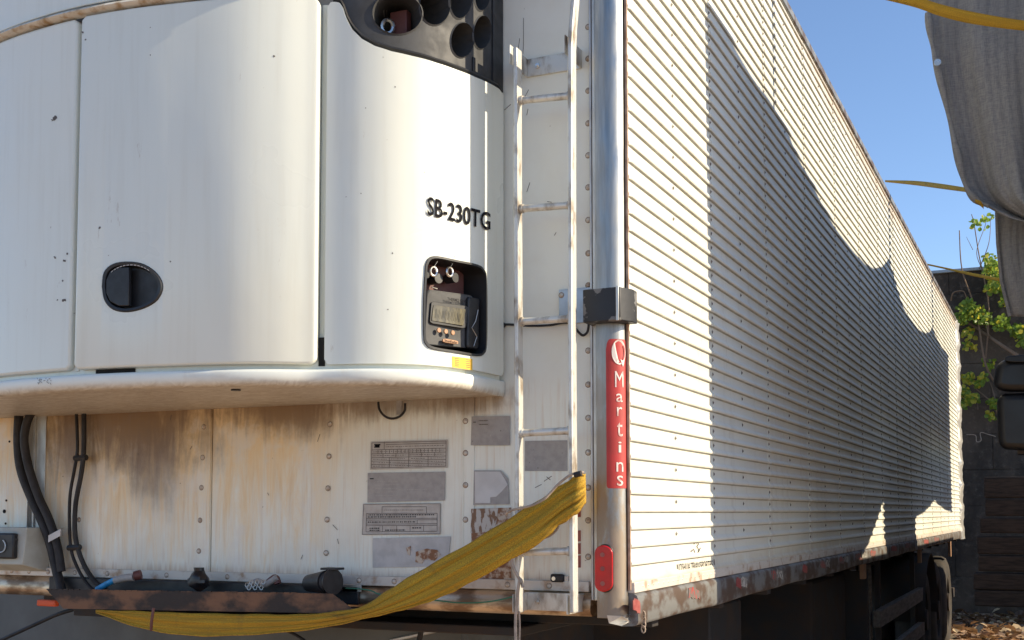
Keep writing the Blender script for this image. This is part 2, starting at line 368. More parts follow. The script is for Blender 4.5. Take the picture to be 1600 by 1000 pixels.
def rrect(x0, y0, x1, y1, r, n=6):
    pts = []
    for cx, cy, a0 in ((x1-r, y1-r, 0), (x0+r, y1-r, 90), (x0+r, y0+r, 180), (x1-r, y0+r, 270)):
        for i in range(n + 1): a = R(a0 + 90 * i / n); pts.append((cx + r * math.cos(a), cy + r * math.sin(a)))
    return pts
def quadmap(q, u, v):   # bilinear inside four picture corners TL TR BR BL, u right, v down
    a = (q[0][0] + (q[1][0]-q[0][0])*u, q[0][1] + (q[1][1]-q[0][1])*u); b = (q[3][0] + (q[2][0]-q[3][0])*u, q[3][1] + (q[2][1]-q[3][1])*u)
    return a[0] + (b[0]-a[0])*v, a[1] + (b[1]-a[1])*v
def text_mesh(s, bold=0.0, sub=1):
    cu = bpy.data.curves.new('t', 'FONT'); cu.body = s; cu.size = 1; cu.offset = bold; cu.fill_mode = 'FRONT' if hasattr(cu, 'fill_mode') else cu.fill_mode
    cu.resolution_u = 3; o = bpy.data.objects.new('t', cu); COL.objects.link(o); bpy.context.view_layer.update()
    dg = bpy.context.evaluated_depsgraph_get(); me = bpy.data.meshes.new_from_object(o.evaluated_get(dg)); bpy.data.objects.remove(o)
    if sub and 3 < len(s) < 10:
        bm = bmesh.new(); bm.from_mesh(me)
        for _ in range(3):
            lg = [e for e in bm.edges if e.calc_length() > .12]
            if not lg: break
            bmesh.ops.subdivide_edges(bm, edges=lg, cuts=1); bmesh.ops.triangulate(bm, faces=bm.faces)
        bm.to_mesh(me); bm.free()
    vs = [(v.co.x, v.co.y) for v in me.vertices]; fs = [list(p.vertices) for p in me.polygons]
    x0 = min(v[0] for v in vs); x1 = max(v[0] for v in vs); y0 = min(v[1] for v in vs); y1 = max(v[1] for v in vs)
    return [((x - x0) / (x1 - x0), (y1 - y) / (y1 - y0)) for x, y in vs], fs
def text_on(s, fn, mat, parent, bold=0, name='lettering'):   # fn(u,v)->point
    vs, fs = text_mesh(s, bold); return mobj(name, [fn(u, v) for u, v in vs], fs, mat, parent, ang=0)

# ================================================================== SETTING
g = mobj('ground', [(-80, -60, 0), (80, -60, 0), (80, 140, 0), (-80, 140, 0)], [[0, 1, 2, 3]], M['dirt'], ang=0); tag(g, kind='structure')

YF = 3.26; XS = -1.10; YR = 16.0; ZT = 3.915; ZB = 1.333
# ================================================================== TRAILER
TR = thing('semi_trailer', 'long white refrigerated semi-trailer with ribbed side and cooling unit on its stained nose', 'trailer')
# ---- side sheets: horizontal beads, one sheet mesh shared between the lap joints
Z0 = 1.3565; PZ = .0503; nb_ = 51
prof = [(0, 1.335)]
for k in range(nb_ + 1):
    zc = Z0 + PZ * .86 + k * PZ - PZ
    zc = 1.557 + PZ * (k - 4)
    if zc < 1.35 or zc > 3.89: continue
    prof += [(0, zc - .0088), (.0048, zc - .0080), (.0080, zc - .0050), (.0090, zc - .001), (.0078, zc + .004), (.0046, zc + .008), (.0018, zc + .012), (0, zc + .015)]
prof.append((0, 3.895))
def sheet(y0, y1, lap, name='side_sheet'):
    V = []; n = len(prof)
    ys = [0, .016, (y1 - y0) * .33, (y1 - y0) * .5, (y1 - y0) * .66, y1 - y0]
    for yy in ys:
        for dx, z in prof: V.append((dx * (.15 if (yy == 0 and y0 > 3 and y0 < 3.5) else 1) + (lap if yy < .02 else lap * (1 - yy / (y1 - y0)) * .9), yy, z))
    F = []
    for i in range(len(ys) - 1):
        for j in range(n - 1): a = i * n + j; F.append([a, a + n, a + n + 1, a + 1])
    # lap edge return
    b = len(V)
    for dx, z in prof: V.append((dx - .004, 0, z))
    for j in range(n - 1): F.append([j, j + 1, b + j + 1, b + j])
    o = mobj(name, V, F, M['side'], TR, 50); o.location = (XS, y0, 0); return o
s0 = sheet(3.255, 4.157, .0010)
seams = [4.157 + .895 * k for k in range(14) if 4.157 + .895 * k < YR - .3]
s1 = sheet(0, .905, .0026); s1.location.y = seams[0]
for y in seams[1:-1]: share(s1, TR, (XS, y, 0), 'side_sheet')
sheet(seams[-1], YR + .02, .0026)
# blind far side, roof, rear, floor
box('far_side_wall', (-3.70, 3.30, 1.34), (-3.66, YR, 3.89), M['side'], TR)
box('roof', (-3.70, 3.255, 3.89), (XS - .004, YR, 3.93), M['trim'], TR)
box('floor', (-3.68, 3.30, 1.29), (XS - .03, YR, 1.34), M['chassis'], TR)
box('rear_door', (-3.68, YR, 1.3), (XS - .02, YR + .04, 3.89), M['side'], TR)
m = MB()    # rear frame, dented
nn = 60
for i in range(nn + 1):
    z = 1.22 + (3.90 - 1.22) * i / nn; wv = .012 * math.sin(z * 21) + .008 * math.sin(z * 47 + 1)
    for j, (dx, dy) in enumerate(((0, 0), (.02 + wv, .02), (.012 - wv, .16), (.026 + wv * .6, .30), (.0, .42))): m.v.append(Vector((XS + .004 + dx, YR - .30 + dy, z)))
for i in range(nn):
    for j in range(4): a = i * 5 + j; m.f.append([a, a + 1, a + 6, a + 5]); m.m.append(0)
m.build('rear_frame', M['alu'], TR, ang=60)
# top rail
m = MB(); m.box((XS - .02, 3.29, 3.893), (XS + .014, YR + .08, 3.935)); m.build('top_rail', M['siderail'], TR, bevel=.006)
# rivets on the side (a few pixels each): one part
m = MB()
cols = []
y = 3.70
while y < YR - .3: cols.append((y, False)); y += .895
cols += [(y + .006, True) for y in seams]
for y, dense in cols:
    for k in range(-3, 47):
        zc = 1.557 + PZ * k + PZ / 2
        if zc < 1.36 or zc > 3.86: continue
        if not dense and k % 2: continue
        r = .0042
        m.add([(XS + .003, y - r, zc), (XS + .003, y, zc - r * 1.9), (XS + .003, y + r, zc), (XS + .003, y, zc + r * 1.9), (XS + .0075, y, zc)], [(0, 1, 4), (1, 2, 4), (2, 3, 4), (3, 0, 4)])
o = m.build('side_rivets', M['greyprint'], TR, ang=0); tag(o, kind='stuff')
# lower flange and rail
m = MB(); m.box((XS - .01, 3.258, 1.322), (XS + .012, YR, 1.352)); fl = m.build('side_flange', M['flange'], TR, bevel=.002)
m = MB()
y = 3.33
while y < 12: m.add([(XS+.012, y-.004, 1.338), (XS+.012, y, 1.334), (XS+.012, y+.004, 1.338), (XS+.012, y, 1.342), (XS+.015, y, 1.338)], [(0,1,4),(1,2,4),(2,3,4),(3,0,4)]); y += .05
tag(m.build('flange_rivets', M['flange'], TR, ang=0), kind='stuff')
rp = [(-.03, 1.228), (.006, 1.230), (.016, 1.234), (.020, 1.242), (.020, 1.306), (.016, 1.315), (.004, 1.322), (-.03, 1.322)]
V = []; F = []; ns = 60
for i in range(ns + 1):
    y = 3.262 + (YR - 3.262) * i / ns; dw = .004 * math.sin(y * 2.7) + .003 * math.sin(y * 7.1)
    for dx, z in rp: V.append((XS + dx + (dw*.15 if dx > 0 else 0), y, z + (dw * .8 if z < 1.26 else 0) + .045 * 0))
n = len(rp)
for i in range(ns):
    for j in range(n): a = i*n + j; b = i*n + (j+1) % n; F.append([a, b, b+n, a+n])
F.append(list(range(n))); F.append([ns*n + j for j in range(n)][::-1])
mobj('lower_side_rail', V, F, M['siderail'], TR, 50)
# reflective tape scraps on the rail
random.seed(3)
def scrap(y0, y1, z0, z1, mat, lab=None):
    n = 9; pts = []
    for i in range(n): t = i / (n-1); pts.append((y0 + (y1-y0)*t + random.uniform(-.004, .004), z1 - random.uniform(0, .008) - (z1-z0)*.45*abs(t-.3)**1.5))
    for i in range(n): t = 1 - i / (n-1); pts.append((y0 + (y1-y0)*t + random.uniform(-.006, .006), z0 + random.uniform(0, .12) * (z1-z0) + (z1-z0)*.25*(1-t)))
    o = mobj('reflective_tape', [(XS + .0222, a, b) for a, b in pts] + [(XS + .0195, a, b) for a, b in pts],
        [list(range(2*n)), list(range(2*n, 4*n))[::-1]] + [[i, (i+1) % (2*n), 2*n + (i+1) % (2*n), 2*n + i] for i in range(2*n)], mat, TR, ang=0); return o
for px, w_, mt in ((999, .06, 'darkred'), (1088, .13, 'tapered'), (1158, .07, 'darkred'), (1166, .10, 'tapewhite'), (1213, .09, 'tapered'), (1222, .12, 'tapewhite'), (1261, .10, 'darkred'), (1289, .14, 'tapered'), (1296, .12, 'tapewhite'), (1318, .16, 'tapered'), (1325, .16, 'tapewhite'), (1345, .25, 'tapered'), (1353, .24, 'tapewhite'), (1367, .25, 'tapered'), (1400, .3, 'darkred'), (1422, .4, 'tapered'), (1450, .4, 'darkred'), (1466, .5, 'tapered')):
    y = onX(px, 900, XS + .03).y; scrap(y - w_/2, y + w_/2, 1.262, 1.312, M[mt])
# lettering on the first side sheet
def side_pt(x, y, off=.0035): p = onX(x, y, XS); return Vector((XS + off, p.y, p.z))
q = [(1058, 881), (1112, 875.5), (1112.5, 890.5), (1058.5, 897)]
text_on('JOSHUA TRANSPORTES', lambda u, v: side_pt(*quadmap(q, u, v)), M['black_print'], TR, .0)
q2 = [(1322, 846), (1350, 842), (1350, 847), (1323, 852)]
m = MB()
for pts in (((1083, 850), (1086, 846), (1090, 850), (1087, 854), (1091, 861), (1085, 866), (1088, 872)), ((1093, 856), (1089, 862), (1094, 866), (1090, 872)), ((1056, 882), (1057, 889)), ((1114, 874), (1115, 884)), ((1078, 862), (1082, 858), (1084, 864))):
    m.tube([side_pt(x, y, .004) for x, y in pts], .0016, 4)
tag(m.build('faded_emblem', M['greyprint'], TR), kind='stuff')

# ---- corner post
CP = Prof([(-1.1845, 3.2125), (-1.170, 3.2125), (-1.16, 3.2129)] + [(-1.157 + .0500 * math.sin(R(a)), 3.2622 - .0495 * math.cos(R(a))) for a in range(4, 91, 8)] + [(-1.1068, 3.262)], k=0)
CP.sign = 1
curved_panel('corner_post', CP, 0, CP.L, 1.253, 3.93, 0, .012, M['steel'], TR, nc=30, bevel=.0015, nr=6)
box('post_trim', (-1.2105, 3.236, 1.30), (-1.2030, 3.2565, 3.92), M['trim'], TR, .002)
box('post_trim', (-1.2010, 3.236, 1.30), (-1.1848, 3.2565, 3.92), M['alu'], TR, .001)
box('sealant_line', (-1.2140, 3.253, 1.30), (-1.2112, 3.2575, 3.92), simple('sealant', (.33, .22, .15), .7, 0, .4, 25), TR, 0)
box('side_trim', (-1.1060, 3.2500, 1.33), (-1.0975, 3.2560, 3.90), simple('rusty_trim', (.50, .37, .28), .6, .2, .4, 20, col2=(.30, .17, .10)), TR, .0015)
m = MB()
m.add([CP.at(.03, 1.262, .004), CP.at(.07, 1.26, .006), CP.at(.11, 1.262, .006), CP.at(.145, 1.262, .004), CP.at(.14, 1.236, .0), CP.at(.11, 1.243, .004), CP.at(.07, 1.232, .002), CP.at(.035, 1.240, 0)], [list(range(8))])
m.build('torn_post_foot', M['alu'], TR, ang=0)
# red sticker on the post
stl = [CP.hit(x, y) for x, y in ([(950, 545), (953, 536), (960, 531), (970, 530), (978, 532), (982, 540), (983, 600), (983.3, 680), (983, 745), (980, 756), (972, 761), (950, 763), (948, 755), (948, 680), (948, 600)])]
stl = [a for a in stl if a]
ss0 = min(a for a, z in stl); ss1 = max(a for a, z in stl); zt_ = max(z for a, z in stl); zb_ = min(z for a, z in stl)
def rz(s, sgn):
    d = min(s - ss0, ss1 - s); r = .014 if sgn > 0 else .007
    return 0 if d >= r else r - math.sqrt(max(0, r*r - (r-d)**2))
STK = curved_panel('red_sticker', CP, ss0, ss1, lambda s: zb_ + rz(s, -1), lambda s: zt_ - 2.2*rz(s, 1), .0012, .0011, M['red'], TR, nc=28, bevel=0, nr=10)
sc_ = (ss0 + ss1) / 2 + .004
def on_post(s0_, s1_, z1_, z0_): return lambda u, v: CP.at(s0_ + (s1_-s0_)*u, z1_ + (z0_-z1_)*v, .0022)
zpx = lambda y: CP.hit(966, y)[1]
for ch, ya, yb, wd in (('M', 580, 605, .026), ('a', 615, 628, .020), ('r', 636, 650, .016), ('t', 660, 682, .018), ('i', 690, 707, .009), ('n', 722, 737, .021), ('s', 743, 759, .019)):
    text_on(ch, on_post(sc_ - wd/2, sc_ + wd/2, zpx(ya), zpx(yb)), M['white'], STK, .0)
cz = zpx(550); rr_ = .026     # round emblem with a swoosh cut through it
cirs = []
for lo_, hi_ in ():
    pts = []
    for i in range(13): a = R(60 + 240*i/12) if lo_ < 0 else R(-100 + 150*i/12); pts.append((math.cos(a), math.sin(a)))
    V = [CP.at(sc_ + rr_*.85*x, cz + rr_*y*1.25, .0024) for x, y in pts]
    if lo_ > 0: V += [CP.at(sc_ + rr_*.85*(x*.72+.05), cz + rr_*(y*.9)*1.25, .0024) for x, y in pts[::-1]]
    cirs.append(mobj('emblem', V, [list(range(len(V)))], M['white'], STK, ang=0))
pts = [(math.cos(R(a)), math.sin(R(a))) for a in range(0, 360, 15)]
mobj('emblem', [CP.at(sc_ + .022*x, cz + .036*y, .0024) for x, y in pts], [list(range(24))], M['white'], STK, ang=0)
o1 = [(math.cos(R(a)), math.sin(R(a))) for a in range(-95, 41, 9)]; o2 = [(.70*x + .06, .86*y - .02) for x, y in o1[::-1]]
mobj('emblem_swoosh', [CP.at(sc_ + .021*x*.92, cz + .034*y*.92, .0030) for x, y in o1 + o2], [list(range(len(o1 + o2)))], M['red'], STK, ang=0)
o1 = [(.2 - .9*t, -.2 - 1.15*t - .3*math.sin(t*3.1)) for t in [k/8 for k in range(9)]]
mobj('emblem_tail', [CP.at(sc_ + .010 + .008*x, cz - .030 + .010*y, .0032) for x, y in ((-1, 1), (0, .6), (.9, 1.2), (.6, -.2), (.1, -1.2), (-.3, -.3))], [list(range(6))], M['white'], STK, ang=0)
# red lamp on the post
def pill(pr, cx, cy, w_, h_, off, th, name, mat, parent, n=14):
    a, z = pr.hit(cx, cy); a0 = pr.hit(cx - w_/2, cy)[0]; a1 = pr.hit(cx + w_/2, cy)[0]; zt = pr.hit(cx, cy - h_/2)[1]; zb = pr.hit(cx, cy + h_/2)[1]
    r = abs(a1 - a0)/2; a = (a0+a1)/2; st = []
    for i in range(n+1): t = R(180*i/n); st.append((a + r*math.cos(t), zt - r + r*math.sin(t)))
    for i in range(n+1): t = R(180 + 180*i/n); st.append((a + r*math.cos(t), zb + r + r*math.sin(t)))
    o = outline_solid(pr, st, off, off - th, name, mat, parent); bev(o, .004, 3); return o, a, zt, zb
o, a, zt, zb = pill(CP, 944, 888, 30, 76, .006, .010, 'lamp_base', M['black'], TR)
LP, a, zt, zb = pill(CP, 944, 888, 27, 72, .024, .02, 'marker_lamp', M['redlens'], TR)
for k in (.2, .5, .82):
    m = MB(); p = CP.at(a, zt + (zb-zt)*k, .024); m.tube([p, p + CP.nrm(a)*.002], .0065, 12); m.build('lamp_screw', M['darkred'], LP)

# ---- front wall sheets with recessed joints
xs = [onY(px, 780, YF).x for px in (-30, 330, 725)]
def fx(px, py=780): return onY(px, py, YF).x
def fz(px, py): return onY(px, py, YF).z
for i, (x0, x1) in enumerate(((-3.69, fx(60)), (fx(60)+.003, fx(330)), (fx(330) + .003, fx(725)), (fx(725) + .003, -1.205))):
    box('front_sheet', (x0, YF - (.002 if i % 2 else 0), 1.335), (x1, YF + .012, 3.90), M['front'], TR, .0012)
# overlap strips under the rivet rows
box('joint_strip', (fx(309), YF - .005, 1.335), (fx(329), YF - .0021, 1.95), M['front'], TR, .001)
box('joint_strip', (fx(726), YF - .005, 1.335), (fx(742), YF - .0021, 1.96), M['front'], TR, .001)
# rivets on the nose
def dome(r, h, name, mat):
    V = [(0, 0, h)]; F = []; n = 10
    for ri, hh in ((r*.55, h*.8), (r*.9, h*.35), (r, 0)):
        for k in range(n): V.append((ri*math.cos(2*math.pi*k/n), ri*math.sin(2*math.pi*k/n), hh))
    for k in range(n): F.append([0, 1+k, 1+(k+1) % n])
    for q in range(2):
        for k in range(n): F.append([1+q*n+k, 1+(q+1)*n+k, 1+(q+1)*n+(k+1) % n, 1+q*n+(k+1) % n])
    return V, F
V, F = dome(.0088, .0062, '', None)
M['rivet'] = simple('painted_rivet', (.60, .57, .52), .4, .1, .3, 60, col2=(.40, .30, .22))
M['ring'] = simple('rivet_grime', (.27, .21, .16), .8)
n0 = len(V)
for rr_i in (.0088, .0112):
    for k in range(10): V.append((rr_i*math.cos(2*math.pi*k/10), rr_i*math.sin(2*math.pi*k/10), .0004))
fm_ = [0]*len(F)
for k in range(10): F.append([n0+k, n0+(k+1) % 10, n0+10+(k+1) % 10, n0+10+k]); fm_.append(1)
riv = mobj('rivet', V, F, None, TR, 60, [M['rivet'], M['ring']], fm_); riv.rotation_euler = (R(90), 0, 0); riv.location = onY(919, 42, YF - .0022)
rc = 0
def addriv(x, y, d=.002, s=.85):
    o = share(riv, TR, onY(x, y, YF) - Vector((0, d, 0)), 'rivet', (R(90), 0, 0)); o.scale = (s, s, s)
riv.scale = (.85,)*3
for y in (92, 142, 193, 243, 293, 344, 396, 446, 548, 601, 653, 707, 762, 813, 870, 918): addriv(919.5, y)
for y in (667, 715, 762, 813, 861): addriv(320 - (y-667)*.04, y, .005)
for y in (658, 708, 758, 812, 864): addriv(728.5, y, .005)
for y in (663, 713, 763, 812, 864): addriv(516 - (y-663)*.03, y)
addriv(124, 812)
# lower flange with rivets, lower rail
m = MB(); m.box((-3.70, YF - .012, 1.322), (-1.222, YF + .01, 1.352)); m.build('front_flange', M['flange'], TR, bevel=.002)
for px in (18, 45, 75, 117, 168, 260, 355, 561, 616, 700, 793, 858): 
    p = onY(px, 900, YF - .012); p.z = 1.337; o = share(riv, TR, p, 'rivet', (R(90), 0, 0)); o.scale = (.8,)*3
rp = [(.03, 1.25), (-.006, 1.252), (-.020, 1.262), (-.024, 1.275), (-.020, 1.300), (-.008, 1.318), (.002, 1.322), (.03, 1.322)]
V = []; F = []; ns = 24; n = len(rp)
for i in range(ns + 1):
    x = -3.70 + (3.70 - 1.215) * i / ns
    for dy, z in rp: V.append((x, YF + dy + .003*math.sin(x*9), z))
for i in range(ns):
    for j in range(n): a_ = i*n + j; b_ = i*n + (j+1) % n; F.append([a_, b_, b_+n, a_+n])
F.append(list(range(n))); F.append([ns*n + j for j in range(n)][::-1])
mobj('lower_front_rail', V, F, M['rail'], TR, 50)

# ---- stickers and plates on the nose
def plate(q, mat, th=.0012, lab=None, name='info_plate', off=.0025):
    P_ = [onY(x, y, YF) for x, y in q]; n = len(P_); d = Vector((0, off, 0)); e = Vector((0, off + th, 0))
    o = mobj(name, [p - e for p in P_] + [p - d for p in P_], [list(range(n)), list(range(n, 2*n))[::-1]] + [[i, (i+1) % n, n + (i+1) % n, n+i] for i in range(n)], mat, TR, ang=0)
    if lab: o['label'] = lab
    return o
def lines(parent, q, hs, vs, mat, wd=.0009, off=.0046, name='printed_lines', words=0, seed=1):
    m = MB(); rnd = random.Random(seed)
    F_ = lambda u, v: onY(*quadmap(q, u, v), YF) - Vector((0, off, 0))
    def seg(a, b):
        A, B = F_(*a), F_(*b); t = (B - A).normalized(); s_ = Vector((-t.z, 0, t.x)) * wd
        m.add([A - s_, B - s_, B + s_, A + s_], [(0, 1, 2, 3)])
    for v, u0, u1 in hs: seg((u0, v), (u1, v))
    for u, v0, v1 in vs: seg((u, v0), (u, v1))
    for (u0, u1, v) in [(x, x, y) for x, y in []]: pass
    if words:
        for (wu0, wu1, wv) in words:
            u = wu0
            while u < wu1:
                l = rnd.uniform(.008, .03); seg((u, wv), (min(wu1, u + l), wv)); u += l + rnd.uniform(.006, .012)
    return m.build(name, mat, parent, ang=0)
q = [(580, 690), (700.5, 687), (700, 731), (579, 734)]
p1 = plate(q, M['plate'], lab='faded grey form plate with a printed grid')
lines(p1, q, [(v, .02, .98) for v in (.30, .44, .58, .70, .82, .94)] + [(.12, .2, .98), (.05, .02, .98)], [(.02, .05, .94), (.98, .05, .94), (.18, .02, .3)] + [(u/20, .30, .44) for u in range(2, 19)] + [(u/6, .44, .58) for u in range(1, 6)] + [(u, .58, .94) for u in (.25, .5, .75)], M['greyprint'], .0008,
      words=[(.2, .95, .2), (.04, .22, .64), (.27, .45, .64), (.53, .72, .64), (.78, .95, .64), (.04, .95, .76), (.04, .95, .88), (.04, .95, .51), (.04, .95, .37)])
lines(p1, q, [(.12, .05, .13), (.16, .06, .12), (.20, .05, .12)], [], M['black_print'], .0022, name='logo_mark')
q = [(575.5, 739), (696.5, 737), (695.5, 782), (575, 785)]
p2 = plate(q, M['plate2'], lab='blank sun-bleached grey plate'); lines(p2, q, [(.2, .03, .08)], [], M['black_print'], .0015, name='logo_mark')
lines(p2, q, [], [], M['plate'], .0005, words=[(.1, .4, v) for v in (.3, .42, .54, .66, .78)] + [(.4, .8, .6)])
q = [(569, 788), (689, 787), (688.5, 834), (567, 835)]
p3 = plate(q, M['plate'], lab='label printed with a number table in a rounded frame')
q3 = [(574, 791), (684, 791), (684, 830), (573, 831)]
lines(p3, q3, [(v, .0, 1) for v in (.28, .48, .54, .70, .76, 1)] + [(.02, .22, .85)], [(0, .28, 1), (1, .28, 1), (.22, .02, .28), (.85, .02, .28)] + [(u, .76, 1) for u in (.23, .43, .62, .81)] + [(.72, .54, .7)], M['greyprint'], .0008,
      words=[(.25, .8, .15)])
m_ = lines(p3, q3, [], [], M['black_print'], .0016, name='printed_numbers', words=[(.02, .97, .34), (.02, .7, .42), (.02, .7, .62), (.05, .2, .86), (.27, .55, .94), (.65, .78, .86), (.05, .2, .94)])
rim = MB()
cs = [onY(*p, YF) - Vector((0, .0045, 0)) for p in (q[0], q[1], q[2], q[3], q[0])]
rim.tube(cs, .0016, 4); rim.build('plate_rim', M['plate2'], p3)
plate([(583, 841), (705, 838), (700, 885), (583, 887)], simple('pale_sticker_ghost', (.50, .50, .50), .6, 0, .15, 30, .1), .0008, 'pale ghost of a removed sticker')
plate([(651, 862), (668, 857), (684, 859), (690, 866), (680, 876), (665, 874), (660, 881), (650, 878)], M['residue2'], .0006, 'brown patch of torn sticker', off=.0045)
plate([(636, 856), (643, 853), (642, 868), (638, 866)], M['residue2'], .0006, off=.0045)
q = [(738.5, 651), (798, 650), (798, 696), (737, 696)]
p4 = plate(q, M['plate2'], lab='small grey plate peppered with paint specks', off=.0056); lines(p4, q, [(.2, .05, .12)], [], M['greyprint'], .0014, off=.0085, name='logo_mark', words=[(.2, .45, .15), (.2, .45, .28)])
lines(p4, q, [], [], M['tapewhite'], .002, off=.0085, name='paint_specks', words=[(.12, .14, .72), (.5, .52, .66), (.76, .79, .5), (.04, .06, .86), (.9, .92, .45), (.45, .46, .3)])
q = [(821, 689), (887, 688), (887, 736), (821, 736)]
p5 = plate(q, M['plate2'], lab='grey plate between the ladder rails'); lines(p5, q, [], [], M['tapewhite'], .002, name='paint_specks', words=[(.1, .13, .72), (.45, .48, .66), (.88, .91, .42), (.04, .06, .86), (.22, .24, .6), (.3, .33, .9), (.2, .22, .3)])
plate([(742, 735), (784, 735), (795, 748), (797, 788), (741, 789)], M['plate2'], off=.0056, lab='grey glue shadow of a torn label')
plate([(744, 737), (783, 737), (790, 748), (795, 757), (786, 768), (777, 776), (768, 777), (768, 786), (744, 786)], M['platew'], .001, off=.0070, lab='torn white paper label')
plate([(738, 795), (800, 793), (800, 905), (770, 907), (705, 907), (722, 870), (738, 850)], M['residue2'], off=.0056, lab='brown residue of a scraped label')
plate([(738, 795), (780, 794), (775, 830), (737, 833)], M['residue'], .0006, off=.0072, lab='grey residue of a scraped label')
for k, (ya, yb) in enumerate(((780, 808), (829, 846), (849, 866), (868, 887))): plate([(902.5, ya), (908, ya-.4), (908, yb-.4), (902.5, yb)], M['darkred'], name='red_tape', lab='strip of faded dark red tape' if k == 0 else None)

# ---- ladder
LY0, LY1 = YF - .150, YF - .112
def flatrail(name, path, wx=.013, parent=None):     # rectangular tube following picture points of its front left edge
    P_ = [onY(x, y, LY0) for x, y in path]; V = []; F = []
    for p in P_:
        sh = p.y - LY0
        V += [(p.x, LY0, p.z), (p.x + wx, LY0, p.z), (p.x + wx, LY1, p.z), (p.x, LY1, p.z)]
    for i in range(len(P_) - 1):
        for k in range(4): F.append([i*4+k, i*4+(k+1) % 4, i*4+4+(k+1) % 4, i*4+4+k])
    F += [[0, 1, 2, 3], [(len(P_)-1)*4+k for k in (3, 2, 1, 0)]]
    o = mobj(name, V, F, M['ladder'], parent); bev(o, .0035, 3); return o
LAD = flatrail('ladder', [(801, 74), (801.5, 300), (803, 600), (804, 958)], parent=TR)   # left rail carries the rest
LAD['label'] = 'aluminium ladder of flat rails and round rungs'
flatrail('rail', [(896, -120), (894, -60), (891.5, 0), (888, 40), (886.5, 75), (886.5, 300), (887, 600), (889, 880), (889.5, 958)], parent=LAD)
for yl, yr in ((158, 150), (327, 321), (503, 498), (677, 673), (863, 861)):
    a_ = onY(808, yl, (LY0+LY1)/2); b_ = onY(888, yr, (LY0+LY1)/2); zc = (a_.z + b_.z) / 2
    a_ = Vector((onY(808, yl, LY0).x + .004, a_.y, a_.z)); b_ = Vector((b_.x + .002, b_.y, b_.z)); 
    m = MB(); m.tube([a_, b_], .0105, 12); m.build('rung', M['ladder'], LAD)
    for e, dx in ((a_, .008), (b_, -.004)):
        m = MB(); m.tube([e - Vector((dx, 0, 0)), e + Vector((dx*.9, 0, 0))], .0135, 10); m.build('weld_bead', M['ladder'], LAD)
def bracket(y0, y1, xl, xr, q=0):
    zt = onY(860, y0, YF).z; zb = onY(860, y1, YF).z; x0 = onY(xl, y0, YF).x; x1 = onY(xr, y0, YF).x
    m = MB(); m.box((x0, YF - .008 - q, zb), (x1, YF - .003 - q, zt)); m.box((x0 - .004, YF - .135, zb), (x0, YF - .003, zt)); m.box((x1, YF - .135, zb), (x1 + .004, YF - .003, zt))
    o = m.build('bracket', M['ladder'], LAD, bevel=.001)
    for f in (.2, .85):
        m = MB(); p = Vector((x0 + (x1-x0)*f, YF - .008 - q, (zt+zb)/2)); m.tube([p, p - Vector((0, .008, 0))], .0075, 6); m.tube([p, p - Vector((0, .013, 0))], .004, 8); m.build('bolt', M['chrome'], LAD)
bracket(88, 116, 826, 908); bracket(925, 953, 832, 912, .026)

# ---- corner marker box, bracket plate, cable
m = MB(); pts = [(-1.208, 3.245), (-1.208, 3.172), (-1.110, 3.168), (-1.0975, 3.172), (-1.076, 3.222), (-1.076, 3.262), (-1.10, 3.262)]
zt, zb = onY(940, 450, 3.17).z, onY(940, 502, 3.17).z; n = len(pts)
V = [(x, y, zt) for x, y in pts] + [(x, y, zb) for x, y in pts]
MBX = mobj('marker_box', V, [list(range(n)), list(range(n, 2*n))[::-1]] + [[i, (i+1) % n, n+(i+1) % n, n+i] for i in range(n)],
     simple('scratched_black', (.014, .016, .021), .5, 0, .4, 14, .3, col2=(.15, .15, .15), lo=.57, hi=.60), TR); bev(MBX, .003)
box('steel_band', (-1.107, 3.1655, zb - .001), (-1.099, 3.1695, zt + .001), M['alu'], MBX, .001)
m = MB(); m.box((fx(875, 480), YF - .009, fz(880, 507)), (-1.206, YF - .004, fz(880, 453))); m.build('mount_plate', M['bluegrey'], TR, bevel=.001)
addriv(879, 462, .009, .8)
CAB = tube('cable', [onY(x, y, YF - .012) for x, y in ((783, 508), (795, 507), (830, 509), (860, 508), (884, 504), (895, 508), (903, 518), (911, 524), (918, 518), (920, 505))], .0036, M['rubber'], TR)
m = MB(); p = onY(787, 508, YF - .004); m.tube([p, p - Vector((0, .012, 0))], .008, 10); m.build('cable_clip', M['black'], CAB)
# black latch plate low on the nose
m = MB(); a_ = onY(864, 903, YF-.01); m.box((a_.x - .006, YF - .02, a_.z - .012), (a_.x + .036, YF - .003, a_.z + .012)); m.build('latch_plate', M['black'], TR, bevel=.006)
m = MB(); p = onY(866, 904, YF - .02); m.tube([p, p - Vector((0, .006, 0))], .006, 10); m.build('latch_bolt', M['chrome'], TR)
box('latch_arm', (a_.x + .036, YF - .012, a_.z - .008), (fx(890, 903), YF - .003, a_.z + .006), M['flange'], TR, .001)

